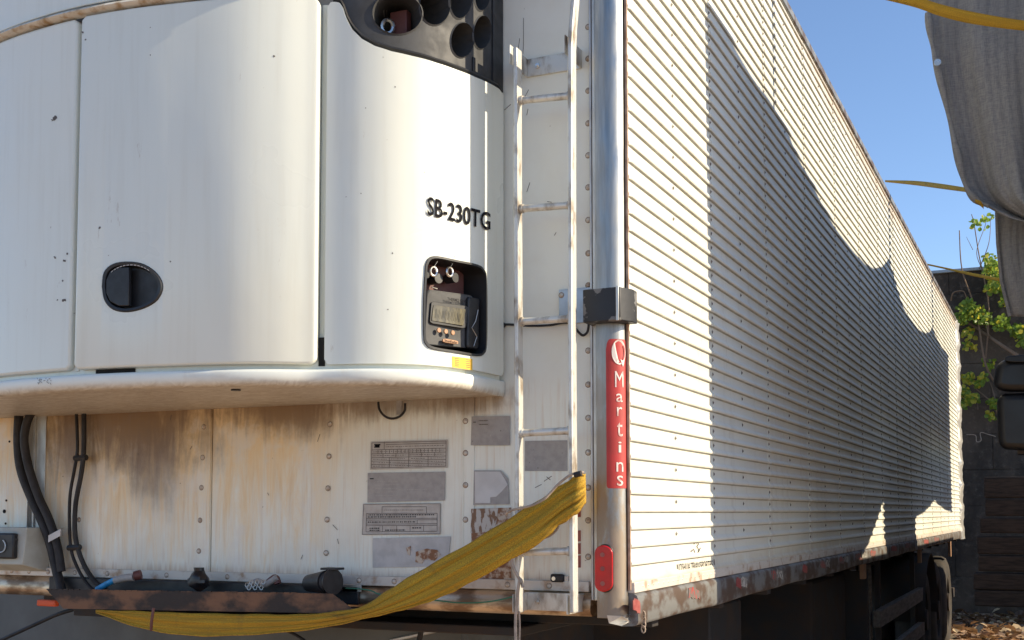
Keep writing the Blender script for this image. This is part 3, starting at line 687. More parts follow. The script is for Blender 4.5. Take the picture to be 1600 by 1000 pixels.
# ================================================================== COOLING UNIT
XC = -2.56
half = [(-1.492, 3.255), (-1.495, 3.20), (-1.499, 3.12), (-1.508, 3.05), (-1.530, 2.980), (-1.572, 2.905), (-1.640, 2.845), (-1.715, 2.808), (-1.80, 2.786), (-1.85, 2.770), (-1.93, 2.722), (-2.04, 2.676), (-2.20, 2.640), (-2.36, 2.612), (XC, 2.598)]
RPf = Prof(half + [(2*XC - x, y) for x, y in half[::-1]][1:], k=8); RPf.sign = 1
if RPf.nrm(.5).y > 0: RPf.sign = -1
H = lambda x, y: RPf.hit(x, y)
zdoor = H(300, 571.5)[1]; ztop = H(140, 22)[1]
UNIT = MB(); N = 60; st_ = [RPf.L * i / N for i in range(N + 1)]
V = [RPf.at(s, 1.945, -.03) for s in st_] + [RPf.at(s, 3.82, -.03) for s in st_]
F = [[i, i+1, N+2+i, N+1+i] for i in range(N)] + [list(range(N+1)), [N+1+i for i in range(N+1)][::-1], [0, N+1, 2*N+1, N]]
RU = mobj('cooling_unit', V, F, simple('seam_grey', (.30, .31, .31), .5), TR); RU['label'] = 'bulging white cooling unit with black corner grille'
sx = lambda px, py=300: H(px, py)[0]
# centre doors (right one carries the handle), rounded corners via edge functions
def rnd(s0, s1, r=.012): 
    def f(s):
        d = min(s - s0, s1 - s); return 0 if d >= r else (r - math.sqrt(max(0, r*r - (r-d)**2)))
    return f
def door(s0, s1, out, name='door', zt=None, mat=None):
    f = rnd(s0, s1); zt = zt or (ztop - .012)
    return curved_panel(name, RPf, s0, s1, lambda s: zdoor + f(s), lambda s: zt - f(s), out, .04, mat or M['door'], RU, nc=48, bevel=.008, nr=1)
sa, sb_ = sx(499), sx(128)
D1 = door(sa, sb_, .020); D2 = door(sx(121), RPf.L - sa, .014); 
curved_panel('door_jamb', RPf, sx(509), sa, zdoor - .0, ztop - .02, -.014, .014, M['door'], RU, nc=3, bevel=.002)
curved_panel('door_jamb', RPf, sb_, sx(121), zdoor - .002, ztop - .01, -.004, .014, M['door'], RU, nc=3, bevel=.002)
curved_panel('sill_gap', RPf, sx(509), sa - .001, zdoor - .003, H(500, 527)[1], -.004, .008, M['black2'], RU, nc=3, bevel=0)
# side panel with its swooping top edge
topc = [H(x, y) for x, y in ((510, 5), (526, 4), (532, 6), (537, 14), (542, 30), (551, 47), (566, 62), (586, 73), (612, 81.5), (645, 89), (680, 99), (712, 110), (740, 121), (765, 132), (777, 139), (782, 146))]
topc = [t for t in topc if t]; topc.sort()
def ztopc(s):
    if s <= topc[0][0]: return topc[0][1]
    for a, b in zip(topc, topc[1:]):
        if a[0] <= s <= b[0]: return a[1] + (b[1]-a[1]) * (s-a[0]) / (b[0]-a[0])
    return topc[-1][1]
s_r, s_l = .012, sx(510); fr = rnd(s_r, s_l, .014)
SP = curved_panel('side_panel', RPf, s_r, s_l, lambda s: zdoor + fr(s), lambda s: ztopc(s) - (fr(s) if s > (s_r+s_l)/2 else 0), .006, .028, M['door'], RU, nc=70, bevel=0, nr=1)
cp = [H(x, y) for x, y in smoothpath([(663, 415, 0), (668, 404, 0), (680, 401, 0), (710, 407, 0), (742, 414, 0), (752, 422, 0), (756, 436, 0), (757, 490, 0), (756, 540, 0), (752, 553, 0), (742, 557, 0), (710, 552, 0), (674, 546, 0), (663, 538, 0), (660, 524, 0), (660, 470, 0)], 3) for x, y in [(x, y)]] if False else None
cpts = smoothpath([(663, 415, 0), (668, 404, 0), (680, 401, 0), (710, 407, 0), (742, 414, 0), (752, 422, 0), (756, 436, 0), (757, 490, 0), (756, 540, 0), (752, 553, 0), (742, 557, 0), (710, 552, 0), (674, 546, 0), (663, 538, 0), (660, 524, 0), (660, 470, 0), (663, 415, 0)], 3)[:-1]
cst = [H(p.x, p.y) for p in cpts]
cut(SP, [outline_solid(RPf, cst, .06, -.06)])
bev(SP, .004, 3)
# also open the housing behind the recess
cut(RU, [outline_solid(RPf, cst, .03, -.14)])
# recess lining and rim
n = len(cst); cxs = sum(a for a, z in cst)/n; czs = sum(z for a, z in cst)/n
sc2 = lambda k: [(cxs + (a-cxs)*k, czs + (z-czs)*k) for a, z in cst]
V = [RPf.at(a, z, .0105) for a, z in cst] + [RPf.at(a, z, .0105) for a, z in sc2(.955)] + [RPf.at(a, z, -.105) for a, z in sc2(.95)]
F = [[i, (i+1) % n, n+(i+1) % n, n+i] for i in range(n)] + [[n+i, n+(i+1) % n, 2*n+(i+1) % n, 2*n+i] for i in range(n)] + [list(range(2*n, 3*n))]
mobj('control_recess', V, F, M['black'], RU)
def on_ctrl(q, off): 
    def f(u, v):
        x, y = quadmap(q, u, v); s, z = H(x, y); return RPf.at(s, z, off)
    return f
def ctrl_solid(name, q, o1, o2, mat, r=.12, bevel=.003, parent=None):
    f1 = on_ctrl(q, o1); f2 = on_ctrl(q, o2); pts = rrect(0, 0, 1, 1, r, 4); n = len(pts)
    V = [f1(*p) for p in pts] + [f2(*p) for p in pts]
    o = mobj(name, V, [list(range(n)), list(range(n, 2*n))[::-1]] + [[i, (i+1) % n, n+(i+1) % n, n+i] for i in range(n)], mat, parent or RU)
    if bevel: bev(o, bevel)
    return o
ctrl_solid('switch_plate', [(663, 404), (752, 418), (752, 470), (663, 462)], -.06, -.07, M['maroon'], .04, 0)
for cx_, cy_ in ((671, 426), (694, 433), (722, 432)):
    a_, z_ = H(cx_, cy_); nr_ = RPf.nrm(a_); p = RPf.at(a_, z_, -.06)
    m = MB(); m.tube([p, p + nr_*.035], .014, 14); m.build('switch_knob', M['black'], RU)
for cx_, cy_ in ((681, 423), (707, 424)):
    a_, z_ = H(cx_, cy_); p = RPf.at(a_, z_, -.012); nr_ = RPf.nrm(a_); tt = Vector((0, 0, 1)).cross(nr_)
    m = MB(); m.tube([p + tt*.011*math.cos(t*.52) + Vector((0, 0, .013*math.sin(t*.52))) for t in range(13)], .0035, 6)
    m.tube([p + Vector((0,0,.012)), p + tt*.012 + Vector((0, 0, .03))], .002, 5); m.build('key_ring', M['chrome'], RU)
for q_ in ([(670, 440), (680, 442), (680, 443.5), (670, 441.5)], [(694, 443), (704, 446), (704, 447.5), (694, 444.5)]): ctrl_solid('switch_legend', q_, -.058, -.0605, M['tapewhite'], .1, 0)
q_ = [(668, 450), (748, 461), (746, 544), (663, 537)]
CT = ctrl_solid('controller', q_, -.010, -.09, M['panelgrey'], .12, .006); CT['label'] = 'grey controller with a small display'
ctrl_solid('controller_cheek', [(735, 463), (753, 466), (751, 546), (733, 543)], -.006, -.03, M['black'], .1, .004)
ctrl_solid('display_frame', [(676, 470), (735, 478), (731, 513), (673, 504)], -.0065, -.012, M['black'], .1, .001)
SCR = ctrl_solid('display', [(679, 476), (730, 483), (726, 508.5), (676, 500.5)], -.005, -.010, M['gold'], .03, .001)
fS = on_ctrl([(681, 479), (727, 486), (723, 506), (678, 499)], -.0035); m = MB()
for k in range(9):
    u = .06 + k*.105; A, B = fS(u, .12 + .05*(k % 3)), fS(u, .85 - .06*(k % 2)); t = fS(u + .012, .5) - fS(u, .5)
    m.add([A, B, B + t, A + t], [(0, 1, 2, 3)])
m.build('display_marks', M['black_print'], RU, ang=0)
for cx_, cy_ in ((688, 515.5), (699, 517.5), (710, 519.5)):
    a_, z_ = H(cx_, cy_); p = RPf.at(a_, z_, -.010); nr_ = RPf.nrm(a_); tt = Vector((0, 0, 1)).cross(nr_)
    m = MB(); m.tube([p, p + nr_*.005], .007, 10); o = m.build('button', M['button'], RU); bev(o, .001)
ctrl_solid('name_plate', [(695, 528), (719, 532), (719, 538), (694, 534)], -.007, -.012, M['button'], .25, .001)
text_on('THERMO KING', on_ctrl([(702, 464), (733, 468), (733, 473), (702, 469)], -.0085), M['black_print'], RU, .02)
text_on('SmartReefer', on_ctrl([(697, 529.3), (717, 532.8), (717, 537), (697, 533.2)], -.0064), M['black_print'], RU, .0)
m = MB(); m.tube([on_ctrl([(0, 0), (1, 0), (1, 1), (0, 1)], -.002)(x, y) for x, y in ((748, 484), (744, 502), (738, 512), (746, 526), (741, 541))], .0012, 5); m.build('cheek_line', M['alu'], RU)
# lettering and warning label on the side panel
text_on('SB-230TG', lambda u, v: (lambda s: RPf.at(s[0], s[1], .0100))(H(*quadmap([(666, 308), (762, 333), (761.5, 361), (665.5, 337)], u, v))), M['black_print'], RU, .014)
def skin_quad(name, q, off, mat, parent=RU):
    V = []; F = []
    for j in range(3):
        for i in range(7): s, z = H(*quadmap(q, i/6, j/2)); V.append(RPf.at(s, z, off))
    for j in range(2):
        for i in range(6): a = j*7+i; F.append([a, a+1, a+8, a+7])
    return mobj(name, V, F, mat, parent)
WL = skin_quad('warning_label', [(704, 557), (735, 561), (735, 579), (704, 574)], .0072, M['yellowlabel'])
m = MB()
for k in range(5):
    a_, b_ = ((708, 560.5 + k*2.9), (731, 563.4 + k*2.9))
    A, B = (RPf.at(*H(*a_), .0082), RPf.at(*H(*b_), .0082)); m.add([A, B, B + Vector((0, 0, .0016)), A + Vector((0, 0, .0016))], [(0, 1, 2, 3)])
m.build('label_text', M['darkred'], RU, ang=0)
# handle
hp = smoothpath([(167, 450, 0), (170, 428, 0), (184, 415, 0), (208, 411.5, 0), (232, 416, 0), (252, 431, 0), (260, 450, 0), (252, 470, 0), (232, 483, 0), (206, 489, 0), (184, 485, 0), (171, 471, 0), (167, 450, 0)], 4)[:-1]
hs_ = [H(p.x, p.y) for p in hp]; cut(D1, [outline_solid(RPf, hs_, .06, -.008)]); bev(D1, .004, 3)
hx = sum(a for a, z in hs_)/len(hs_); hz = sum(z for a, z in hs_)/len(hs_); n = len(hs_)
sk = lambda k: [(hx + (a-hx)*k, hz + (z-hz)*k) for a, z in hs_]
V = [RPf.at(a, z, .0205) for a, z in sk(1.02)] + [RPf.at(a, z, .0250) for a, z in sk(.97)] + [RPf.at(a, z, .0235) for a, z in sk(.88)] + [RPf.at(a, z, -.004) for a, z in sk(.80)]
F = [[r_*n+i, r_*n+(i+1) % n, (r_+1)*n+(i+1) % n, (r_+1)*n+i] for r_ in range(3) for i in range(n)] + [list(range(3*n, 4*n))]
mobj('door_handle', V, F, M['black'], RU)
pad = [H(209, 420), H(209, 480), H(193, 480), H(180, 473), H(174, 460), H(174, 440), H(180, 427), H(193, 420)]
o = outline_solid(RPf, pad, .024, .01, 'handle_paddle', M['black'], RU); bev(o, .002)
m = MB()
for k in range(12):
    t0_ = -.75 + k*.12; 
    pA = H(213 + 40*math.sin(t0_*1.15), 448 - 32*math.cos(t0_*1.15)); pB = H(213 + 40*math.sin((t0_+.09)*1.15), 448 - 32*math.cos((t0_+.09)*1.15))
    A, B = RPf.at(*pA, .0258), RPf.at(*pB, .0258); m.add([A, B, B - Vector((0, 0, .0025)), A - Vector((0, 0, .0025))], [(0, 1, 2, 3)])
m.build('handle_print', M['plate'], RU, ang=0)
# chips and scuffs in the paint
rc_ = random.Random(12)
m = MB()
for x, y, off, r in ((92, 187, .0146, 5), (88, 190, .0146, 3), (92, 404, .0146, 3), (111, 398, .0146, 2.5), (107, 409, .0146, 3), (96, 470, .0146, 2), (106, 470, .0146, 4), (104, 440, .0146, 2), (163, 358, .0206, 2.6), (272, 411, .0206, 2), (124, 492, .0206, 1.6), (430, 92, .0206, 2.5), (137, 55, .0206, 3), (141, 66, .0206, 2.4), (241, 47, .0206, 1.3), (241, 90, .0206, 1.6), (565, 303, .0066, 1.6), (613, 396, .0066, 1.8), (606, 484, .0066, 1.5), (617, 137, .0066, 1.7), (572, 170, .0066, 1.5)):
    pts = []
    for k in range(9):
        a = 6.283*k/9 + rc_.uniform(-.3, .3); rr = r*rc_.uniform(.25, 1.0); h_ = H(x + rr*math.cos(a), y + rr*math.sin(a)); pts.append(RPf.at(h_[0], h_[1], off))
    m.add(pts, [list(range(9))])
o = m.build('paint_chips', M['greyprint'], RU, ang=0); tag(o, kind='stuff')
m = MB()
for k in range(16):
    x = 66 + rc_.uniform(0, 24); y = 591 + rc_.uniform(0, 10); a = rc_.uniform(0, 3.1); l_ = rc_.uniform(1.5, 5)
    A, B = H(x, y), H(x + l_*math.cos(a), y + l_*math.sin(a)*.7); m.tube([RPf.at(A[0], A[1], .0216), RPf.at(B[0], B[1], .0216)], .0007, 4)
o = m.build('torn_sticker_marks', M['greyprint'], RU, ang=0); tag(o, kind='stuff')
m = MB()
for pts in (((818, 28), (818, 70), (817, 84)), ((812, 60), (810, 75)), ((826, 140), (820, 152)), ((798, 163), (788, 172)), ((825, 170), (823, 180)), ((823, 300), (828, 285)), ((855, 315), (862, 316)), ((866, 368), (869, 363)), ((496, 690), (500, 678)), ((300, 697), (297, 702)), ((854, 745), (860, 750)), ((850, 752), (862, 744)), ((836, 762), (846, 757)), ((520, 820), (527, 828)), ((527, 842), (529, 850)), ((473, 867), (470, 874)), ((418, 770), (420, 774)), ((268, 648), (266, 656))):
    m.tube([onY(x, y, YF - .0026) for x, y in pts], .0009, 4)
o = m.build('scratches', M['greyprint'], TR, ang=0); tag(o, kind='stuff')
# black slots in the sill
for xa, xb_, y in ((148, 209, 580.5),):
    a0_, z_ = H(xa, y); a1_, _ = H(xb_, y); curved_panel('sill_slot', RPf, a1_, a0_, zdoor - .012, zdoor - .001, -.004, .004, M['black2'], RU, nc=4, bevel=0)
curved_panel('sill', RPf, .012, RPf.L - .012, zdoor - .016, zdoor + .02, -.008, .02, M['door'], RU, nc=60, bevel=0)
# moulding above the doors and upper cowl
V = []; F = []; cs_ = [(-.004, 0), (.022, .003), (.028, .010), (.020, .019), (-.004, .024)]; N2 = 70; s_start = sx(505, 2)
for i in range(N2 + 1):
    s = s_start + (RPf.L - s_start - .02) * i / N2
    for o_, z in cs_: V.append(RPf.at(s, ztop - .006 + z, o_))
for i in range(N2):
    for j in range(4): a = i*5+j; F.append([a, a+5, a+6, a+1])
mobj('moulding', V, F, simple('dirty_moulding', (.60, .57, .50), .5, 0, .4, 22, .1, col2=(.34, .23, .12), lo=.45, hi=.68), RU, 60)
curved_panel('upper_cowl', RPf, s_start, RPf.L - .02, ztop + .028, 3.80, .002, .03, M['door'], RU, nc=50, bevel=.003)
# corner grille
gt = 3.78
GR = curved_panel('corner_grille', RPf, .004, s_l - .012, lambda s: ztopc(s) + .006, gt, -.006, .02, M['grille'], RU, nc=70, bevel=0, nr=1)
cutters = []
holes = ((621, 20, 39, 32, 8), (681, 6, 24, 32, 5), (724, 62, 18, 27, 6), (755, 50, 13.5, 26, 6), (722, -8, 18, 36, 6), (756, -14, 12.5, 30, 6))
hst = []
for cx_, cy_, rx_, ry_, tilt in holes:
    st = []
    for k in range(28):
        a = 2*math.pi*k/28; st.append(H(min(779, cx_ + rx_*math.cos(a) + math.sin(a)*ry_*math.sin(R(-tilt))), cy_ + ry_*math.sin(a) + rx_*math.cos(a)*.12))
    if all(st): hst.append(st); cutters.append(outline_solid(RPf, st, .05, -.05))
cut(GR, cutters)
HB = []
for st in hst: HB.append(outline_solid(RPf, [(sum(a for a, z in st)/28 + (a - sum(a for a, z in st)/28)*1.03, sum(z for a, z in st)/28 + (z-sum(z for a, z in st)/28)*1.03) for a, z in st], .05, -.20))
cut(RU, HB)
for st in hst:
    n = len(st); V = [RPf.at(a, z, -.002) for a, z in st] + [RPf.at(a, z, -.0055) for a, z in [( (sum(q[0] for q in st)/n) + (a-(sum(q[0] for q in st)/n))*1.07, (sum(q[1] for q in st)/n) + (z-(sum(q[1] for q in st)/n))*1.07) for a, z in st]] + [RPf.at(a, z, -.18) for a, z in st]
    F = [[i, (i+1) % n, n+(i+1) % n, n+i] for i in range(n)] + [[i, (i+1) % n, 2*n+(i+1) % n, 2*n+i] for i in range(n)] + [list(range(2*n, 3*n))]
    mobj('vent_throat', V, F, M['grille'], RU)
a_, z_ = H(606, 26); p = RPf.at(a_, z_, -.07); nr_ = RPf.nrm(a_); tt = Vector((0, 0, 1)).cross(nr_)
m = MB(); m.tube([p + tt*.016*math.cos(t*.52) + Vector((0, 0, .020*math.sin(t*.52))) for t in range(13)], .006, 6); m.build('fan_hub', M['chrome'], RU)
m = MB(); m.box(tuple(p + Vector((-.005, .02, -.07))), tuple(p + Vector((.05, .05, .05)))); m.build('motor_block', M['maroon'], RU, bevel=.003)
curved_panel('grille_rib', RPf, sx(744, 90), sx(740, 90), ztopc(sx(740)) + .012, H(740, 88)[1], -.001, .008, M['black'], RU, nc=3, bevel=.002)
curved_panel('grille_edge', RPf, .002, sx(771, 90), lambda s: ztopc(s) + .008, gt, 0.0, .008, M['black'], RU, nc=6, bevel=.002)
V = []; F = []     # dark seal along the swoop
NS = 60
for i in range(NS + 1):
    s = .01 + (s_l - .016 - .01) * i / NS
    for o_, z in ((-.004, .003), (.004, .010), (.001, .016), (-.006, .018)): V.append(RPf.at(s, ztopc(s) + z, o_))
for i in range(NS):
    for j in range(3): a = i*4+j; F.append([a, a+4, a+5, a+1])
mobj('rubber_seal', V, F, M['black'], RU, 60)
# base ledge
zl = 1.55 + .345
secs = [(-.028, zdoor - .013), (.010, zdoor - .014), (.018, zdoor - .017), (.021, zdoor - .024), (.019, zl + .014), (.012, zl + .002), (.0, zl - .003), (-.05, zl)]
V = []; F = []; ns = 80
for i in range(ns + 1):
    s = RPf.L * i / ns
    for o_, z in secs: V.append(RPf.at(s, z, o_ * (.15 + .85*sm(min(s, RPf.L - s), 0, .30))))
m_ = len(secs)
for i in range(ns):
    for j in range(m_ - 1): a = i*m_ + j; F.append([a, a+m_, a+m_+1, a+1])
for k in (m_ - 1, 0):    # bottom and top faces back to the wall, as strips so that they shade cleanly
    base_ = len(V)
    for i in range(ns + 1): p = V[i*m_ + k]; V.append(Vector((p.x, YF - .001, p.z)))
    for i in range(ns): F.append([i*m_+k, (i+1)*m_+k, base_+i+1, base_+i])
mobj('base_ledge', V, F, M['ledge'], RU, 60)
m = MB(); p = Vector((onY(365, 612, 2.75).x, 2.76, zl - .001)); m.tube([p, p - Vector((0, 0, .003))], .014, 12); m.build('drain_plug', M['black'], RU)
# dangling loop under the unit
tube('cable_loop', [onY(x, y, YF - .02) for x, y in ((591, 628), (593, 640), (601, 650), (612, 654), (624, 651), (632, 642), (633, 630))], .0038, M['rubber'], TR)
m = MB(); m.box(tuple(onY(619, 648, YF - .006)), tuple(onY(629, 630, YF) + Vector((0, 0, .01)))); m.build('cable_tab', M['plate2'], TR, bevel=.001)

# ================================================================== HOSES, TRAY, SOCKETS
def Y_(x, y, d): return onY(x, y, YF - d)
H1 = tube('thick_hose', [Y_(x, y, d) for x, y, d in ((30, 640, .05), (28, 690, .05), (33, 735, .045), (50, 780, .04), (68, 820, .04), (80, 855, .04), (88, 890, .045), (97, 925, .06))], .0165, M['rubber'], TR)
H2 = tube('thick_hose', [Y_(x, y, d) for x, y, d in ((52, 640, .07), (42, 660, .07), (38, 690, .07), (45, 730, .06), (60, 775, .05), (78, 815, .045), (90, 855, .045), (96, 893, .045))], .0150, M['rubber'], TR)
tube('thin_hose', [Y_(x, y, .03) for x, y in ((119, 640), (121, 700), (117, 730), (109, 780), (110, 850), (120, 885), (136, 912), (150, 925))], .0058, M['rubber'], TR)
TH = tube('thin_hose', [Y_(x, y, .03) for x, y in ((131, 640), (131, 700), (127, 740), (118, 790), (118, 840), (130, 880), (148, 908), (165, 920))], .0085, M['rubber'], TR)
for x, y in ((126, 716), (116, 856)):
    m = MB(); a_ = Y_(x - 9, y, .03); b_ = Y_(x + 9, y - 1, .03); m.tube([a_, b_], .0105, 8); m.build('hose_tie', M['black'], TR)
m = MB(); a_ = Y_(76, 842, .07); b_ = Y_(94, 832, .065); zz = Vector((0, 0, .012))
m.add([a_ + zz, b_ + zz, b_ - zz, a_ - zz, Y_(98, 831, .02) + zz*1.2, Y_(98, 831, .02) - zz*1.2], [(0, 1, 2, 3), (1, 4, 5, 2)]); o = m.build('hose_clamp', M['platew'], TR, ang=0); 
sd = o.modifiers.new('s', 'SOLIDIFY'); sd.thickness = .002
# upright aluminium angle left of the hoses, white panel beyond
x0 = Y_(50, 760, 0).x; x1 = Y_(72, 760, 0).x
m = MB(); m.box((x0, YF - .024, 1.355), (x0 + .004, YF - .003, 1.94)); m.box((x0 + .004, YF - .007, 1.355), (x1, YF - .0035, 1.94)); m.box((x0 + .018, YF - .014, 1.355), (x0 + .024, YF - .007, 1.94)); m.build('upright_angle', M['alu'], TR, bevel=.001)
for x, y, r in ((10, 782, .004), (7, 799, .007), (9, 818, .004), (15, 690, .004)):
    m = MB(); p = Y_(x, y, .0005); m.tube([p, p - Vector((0, .002, 0))], r, 10); m.build('bolt_hole', M['black2'], TR)
# junction box
p0 = Y_(-40, 825, .09); p1_ = Y_(41, 890, .09)
zt_b = Y_(20, 824, .09).z; zb_b = Y_(20, 882, .09).z
V = [(p0.x, YF-.09, zb_b), (p1_.x - .02, YF-.09, zb_b), (p1_.x, YF-.09, zt_b), (p0.x, YF-.09, zt_b), (p0.x, YF-.003, zb_b - .03), (p1_.x + .02, YF-.003, zb_b - .03), (p1_.x + .02, YF-.003, zt_b + .0), (p0.x, YF-.003, zt_b)]
JB = mobj('junction_box', V, [(0,1,2,3), (1,5,6,2), (3,2,6,7), (0,4,5,1), (0,3,7,4), (4,7,6,5)], M['boxgrey'], TR); bev(JB, .003)
m = MB(); m.box((Y_(-20, 850, .1).x, YF - .112, Y_(10, 873, .1).z), (Y_(25, 850, .1).x, YF - .09, Y_(10, 833, .1).z)); o = m.build('box_socket', M['black'], JB, bevel=.006)
m = MB(); p = Y_(26, 843, .092); m.tube([p, p - Vector((0, .012, 0))], .007, 10); m.build('socket_nut', M['panelgrey'], JB)
m = MB(); pc = Y_(2, 853, .113); m.tube([pc + Vector((.022*math.cos(R(a)), -.002, .022*math.sin(R(a)))) for a in range(-100, 80, 15)], .0025, 6); m.build('socket_ring', M['bluegrey'], JB)

# rusty tray hanging from the rail
TY = YF - .17
ta, tb, tc_, td = onY(73, 921, TY), onY(519, 928, TY), onY(560, 959, TY), onY(99, 951, TY)
ztp = (ta.z + tb.z)/2; zbt = (tc_.z + td.z)/2
V = [(ta.x, TY, ta.z), (tb.x, TY, tb.z), (tc_.x, TY, tc_.z), (td.x, TY, td.z)]
e = .005; V += [(x, TY + e, z) for x, y, z in V]
V += [(tc_.x + .0, YF - .02, tc_.z + .004), (td.x - .05, YF - .02, td.z + .004), (tc_.x, YF - .02, tc_.z + .009), (td.x - .05, YF - .02, td.z + .009)]
F = [(0,1,2,3), (7,6,5,4), (0,4,5,1), (1,5,6,2), (3,7,4,0), (3,2,8,9), (7,6,10,11), (8,10,11,9), (2,6,10,8), (3,9,11,7)]
TRAY = mobj('connector_tray', V, F, M['rust'], TR, ang=0); TRAY['label'] = 'rusty sheet metal tray under the sockets'
m = MB()   # jagged scaly lip
rnd_ = random.Random(5); k = 0
while k < 46:
    t_ = k/46; a_ = Vector(V[0]).lerp(Vector(V[1]), t_); m.box((a_.x, TY - .001, a_.z - .001), (a_.x + .021, TY + .006, a_.z + rnd_.uniform(.0005, .0028))); k += 1
m.build('tray_lip', M['rust'], TRAY, ang=0)
# dark recess behind the tray in the rail
box('socket_recess', (Y_(76, 915, .03).x, YF - .030, 1.262), (Y_(560, 915, .03).x, YF - .0125, 1.321), M['black'], TR, .004)
# sockets
m = MB(); c0 = Y_(484, 911, .06); c1 = Y_(512, 909, .115)
m.tube([c0, c0.lerp(c1, .6), c1], .031, 18, rs=[.027, .032, .036]); SK = m.build('socket', M['black'], TR, ang=50)
d_ = (c1 - c0).normalized(); m = MB(); m.tube([c1, c1 + d_*.010], .030, 18, rs=[.030, .012]); m.build('socket_face', M['panelgrey'], SK)
u_ = Vector((0, 0, 1)); 
m = MB(); m.tube([c1 + d_*.006 + Vector((.012, 0, 0)), c1 + d_*.010 + Vector((.014, 0, 0))], .040, 18); m.build('socket_flap', M['black'], SK)
m = MB(); a_ = Y_(508, 889, .12); m.box((a_.x - .012, a_.y - .01, a_.z - .003), (a_.x + .045, a_.y + .04, a_.z + .004)); m.build('flap_hinge', M['black'], SK, bevel=.002)
# bagged connector
m = MB(); rnd_ = random.Random(4); c = Y_(311, 906, .08); NR = 8
V = []; F = []; n = 14
for j in range(NR + 1):
    t_ = j / NR; z = c.z + .040 - .078*t_; r = [.017, .015, .022, .030, .034, .033, .030, .022, .006][j]
    for k in range(n): a = 2*math.pi*k/n; rr = r*(1 + rnd_.uniform(-.16, .16)); V.append((c.x + rr*math.cos(a)*1.05, c.y + rr*math.sin(a)*.9, z))
for j in range(NR):
    for k in range(n): F.append([j*n+k, j*n+(k+1) % n, (j+1)*n+(k+1) % n, (j+1)*n+k])
F += [list(range(n)), [NR*n+k for k in range(n)][::-1]]
mobj('bagged_connector', V, F, simple('black_bag', (.014, .014, .017), .32, 0, .3, 20, .5), TR, ang=25)
# hose coupling with blue tape
tube('coupling_hose', [Y_(x, y, .09) for x, y in ((152, 921), (166, 913), (182, 905))], .0105, M['blue'], TR)
tube('coupling', [Y_(x, y, .09) for x, y in ((180, 907), (196, 903), (210, 902))], .013, M['plate2'], TR, n=8)
m = MB(); p = Y_(210, 900, .09); m.tube([p, p + Vector((.02, .01, .005))], .016, 10); m.build('coupling_cap', M['maroon'], TR)
tube('air_coupling', [Y_(x, y, .08) for x, y in ((388, 920), (395, 912), (404, 908), (412, 914), (424, 908), (432, 902))], .010, M['plate2'], TR)
m = MB(); 
for k in range(9): p = Y_(386 + k*3.2, 914 + 5*math.sin(k*2.1), .10); m.tube([p + Vector((.007*math.cos(t*.8), 0, .007*math.sin(t*.8))) for t in range(9)], .0018, 5)
m.build('chain', M['alu'], TR)
tube('air_coupling', [Y_(x, y, .07) for x, y in ((420, 910), (430, 903), (434, 912))], .012, M['maroon'], TR)
m = MB(); a_ = Y_(57, 937, .12); b_ = Y_(86, 948, .12); m.box((a_.x, a_.y, b_.z), (b_.x, a_.y + .02, a_.z)); m.build('orange_tag', M['orange'], TR, bevel=.004)
tube('green_cord', [Y_(x, y, .05) for x, y in ((540, 919), (560, 920), (580, 923), (600, 930), (680, 938), (720, 942), (765, 940), (803, 932))], .0022, M['green'], TR)
m = MB(); a_ = Y_(536, 913, .03); b_ = Y_(564, 925, .03); m.box((a_.x, a_.y, b_.z), (b_.x, a_.y + .004, a_.z)); m.build('socket_bracket', M['alu'], TR, bevel=.001)
# ragged bit of chain below the corner
m = MB(); p = onY(1005, 960, 3.31)
for k in range(4): c = p - Vector((.0, 0, .014*k)); m.tube([c + Vector((.006*math.cos(t*.8), .003*math.sin(k), .010*math.sin(t*.8))) for t in range(9)], .0022, 5)
m.build('hanging_chain', M['rope'], TR)

# ================================================================== UNDER THE TRAILER
for x in (-2.85, -1.98): box('chassis_beam', (x, 4.2, .98), (x + .12, 15.9, 1.285), M['chassis'], TR, .004)
for k, y in enumerate([3.55 + .8*i for i in range(16)]): box('cross_member', (-3.6, y, 1.20), (-1.13, y + .06, 1.288), M['chassis'], TR, .003)
box('coupler_plate', (-3.3, 3.4, 1.17), (-1.5, 5.2, 1.198), M['chassis'], TR, .004)
for x in (-3.2, -1.72):
    box('landing_leg', (x, 5.75, .12), (x + .14, 5.9, 1.15), M['chassis'], TR, .01); box('landing_foot', (x - .06, 5.68, .0), (x + .2, 5.97, .03), M['chassis'], TR, .01)
box('storage_box', (-2.1, 7.0, .55), (-1.28, 8.15, 1.16), M['chassis'], TR, .02)
box('mud_flap', (-1.75, 8.3, .42), (-1.16, 8.33, 1.16), M['chassis'], TR, .004)
box('spare_box', (-1.9, 5.0, .62), (-1.34, 5.55, 1.15), M['chassis'], TR, .01)
box('hanger_post', (-1.30, 8.85, .6), (-1.22, 8.93, 1.24), M['guard'], TR, .004)
for z in (.75, .44):
    o = box('side_guard', (-1.19, 8.75 if z > .6 else 7.9, z), (-1.14, 11.7, z + .115), M['guard'], TR, .004)
for y in (9.2, 11.5): box('guard_bracket', (-1.24, y, .4), (-1.20, y + .06, 1.24), M['chassis'], TR, .003)
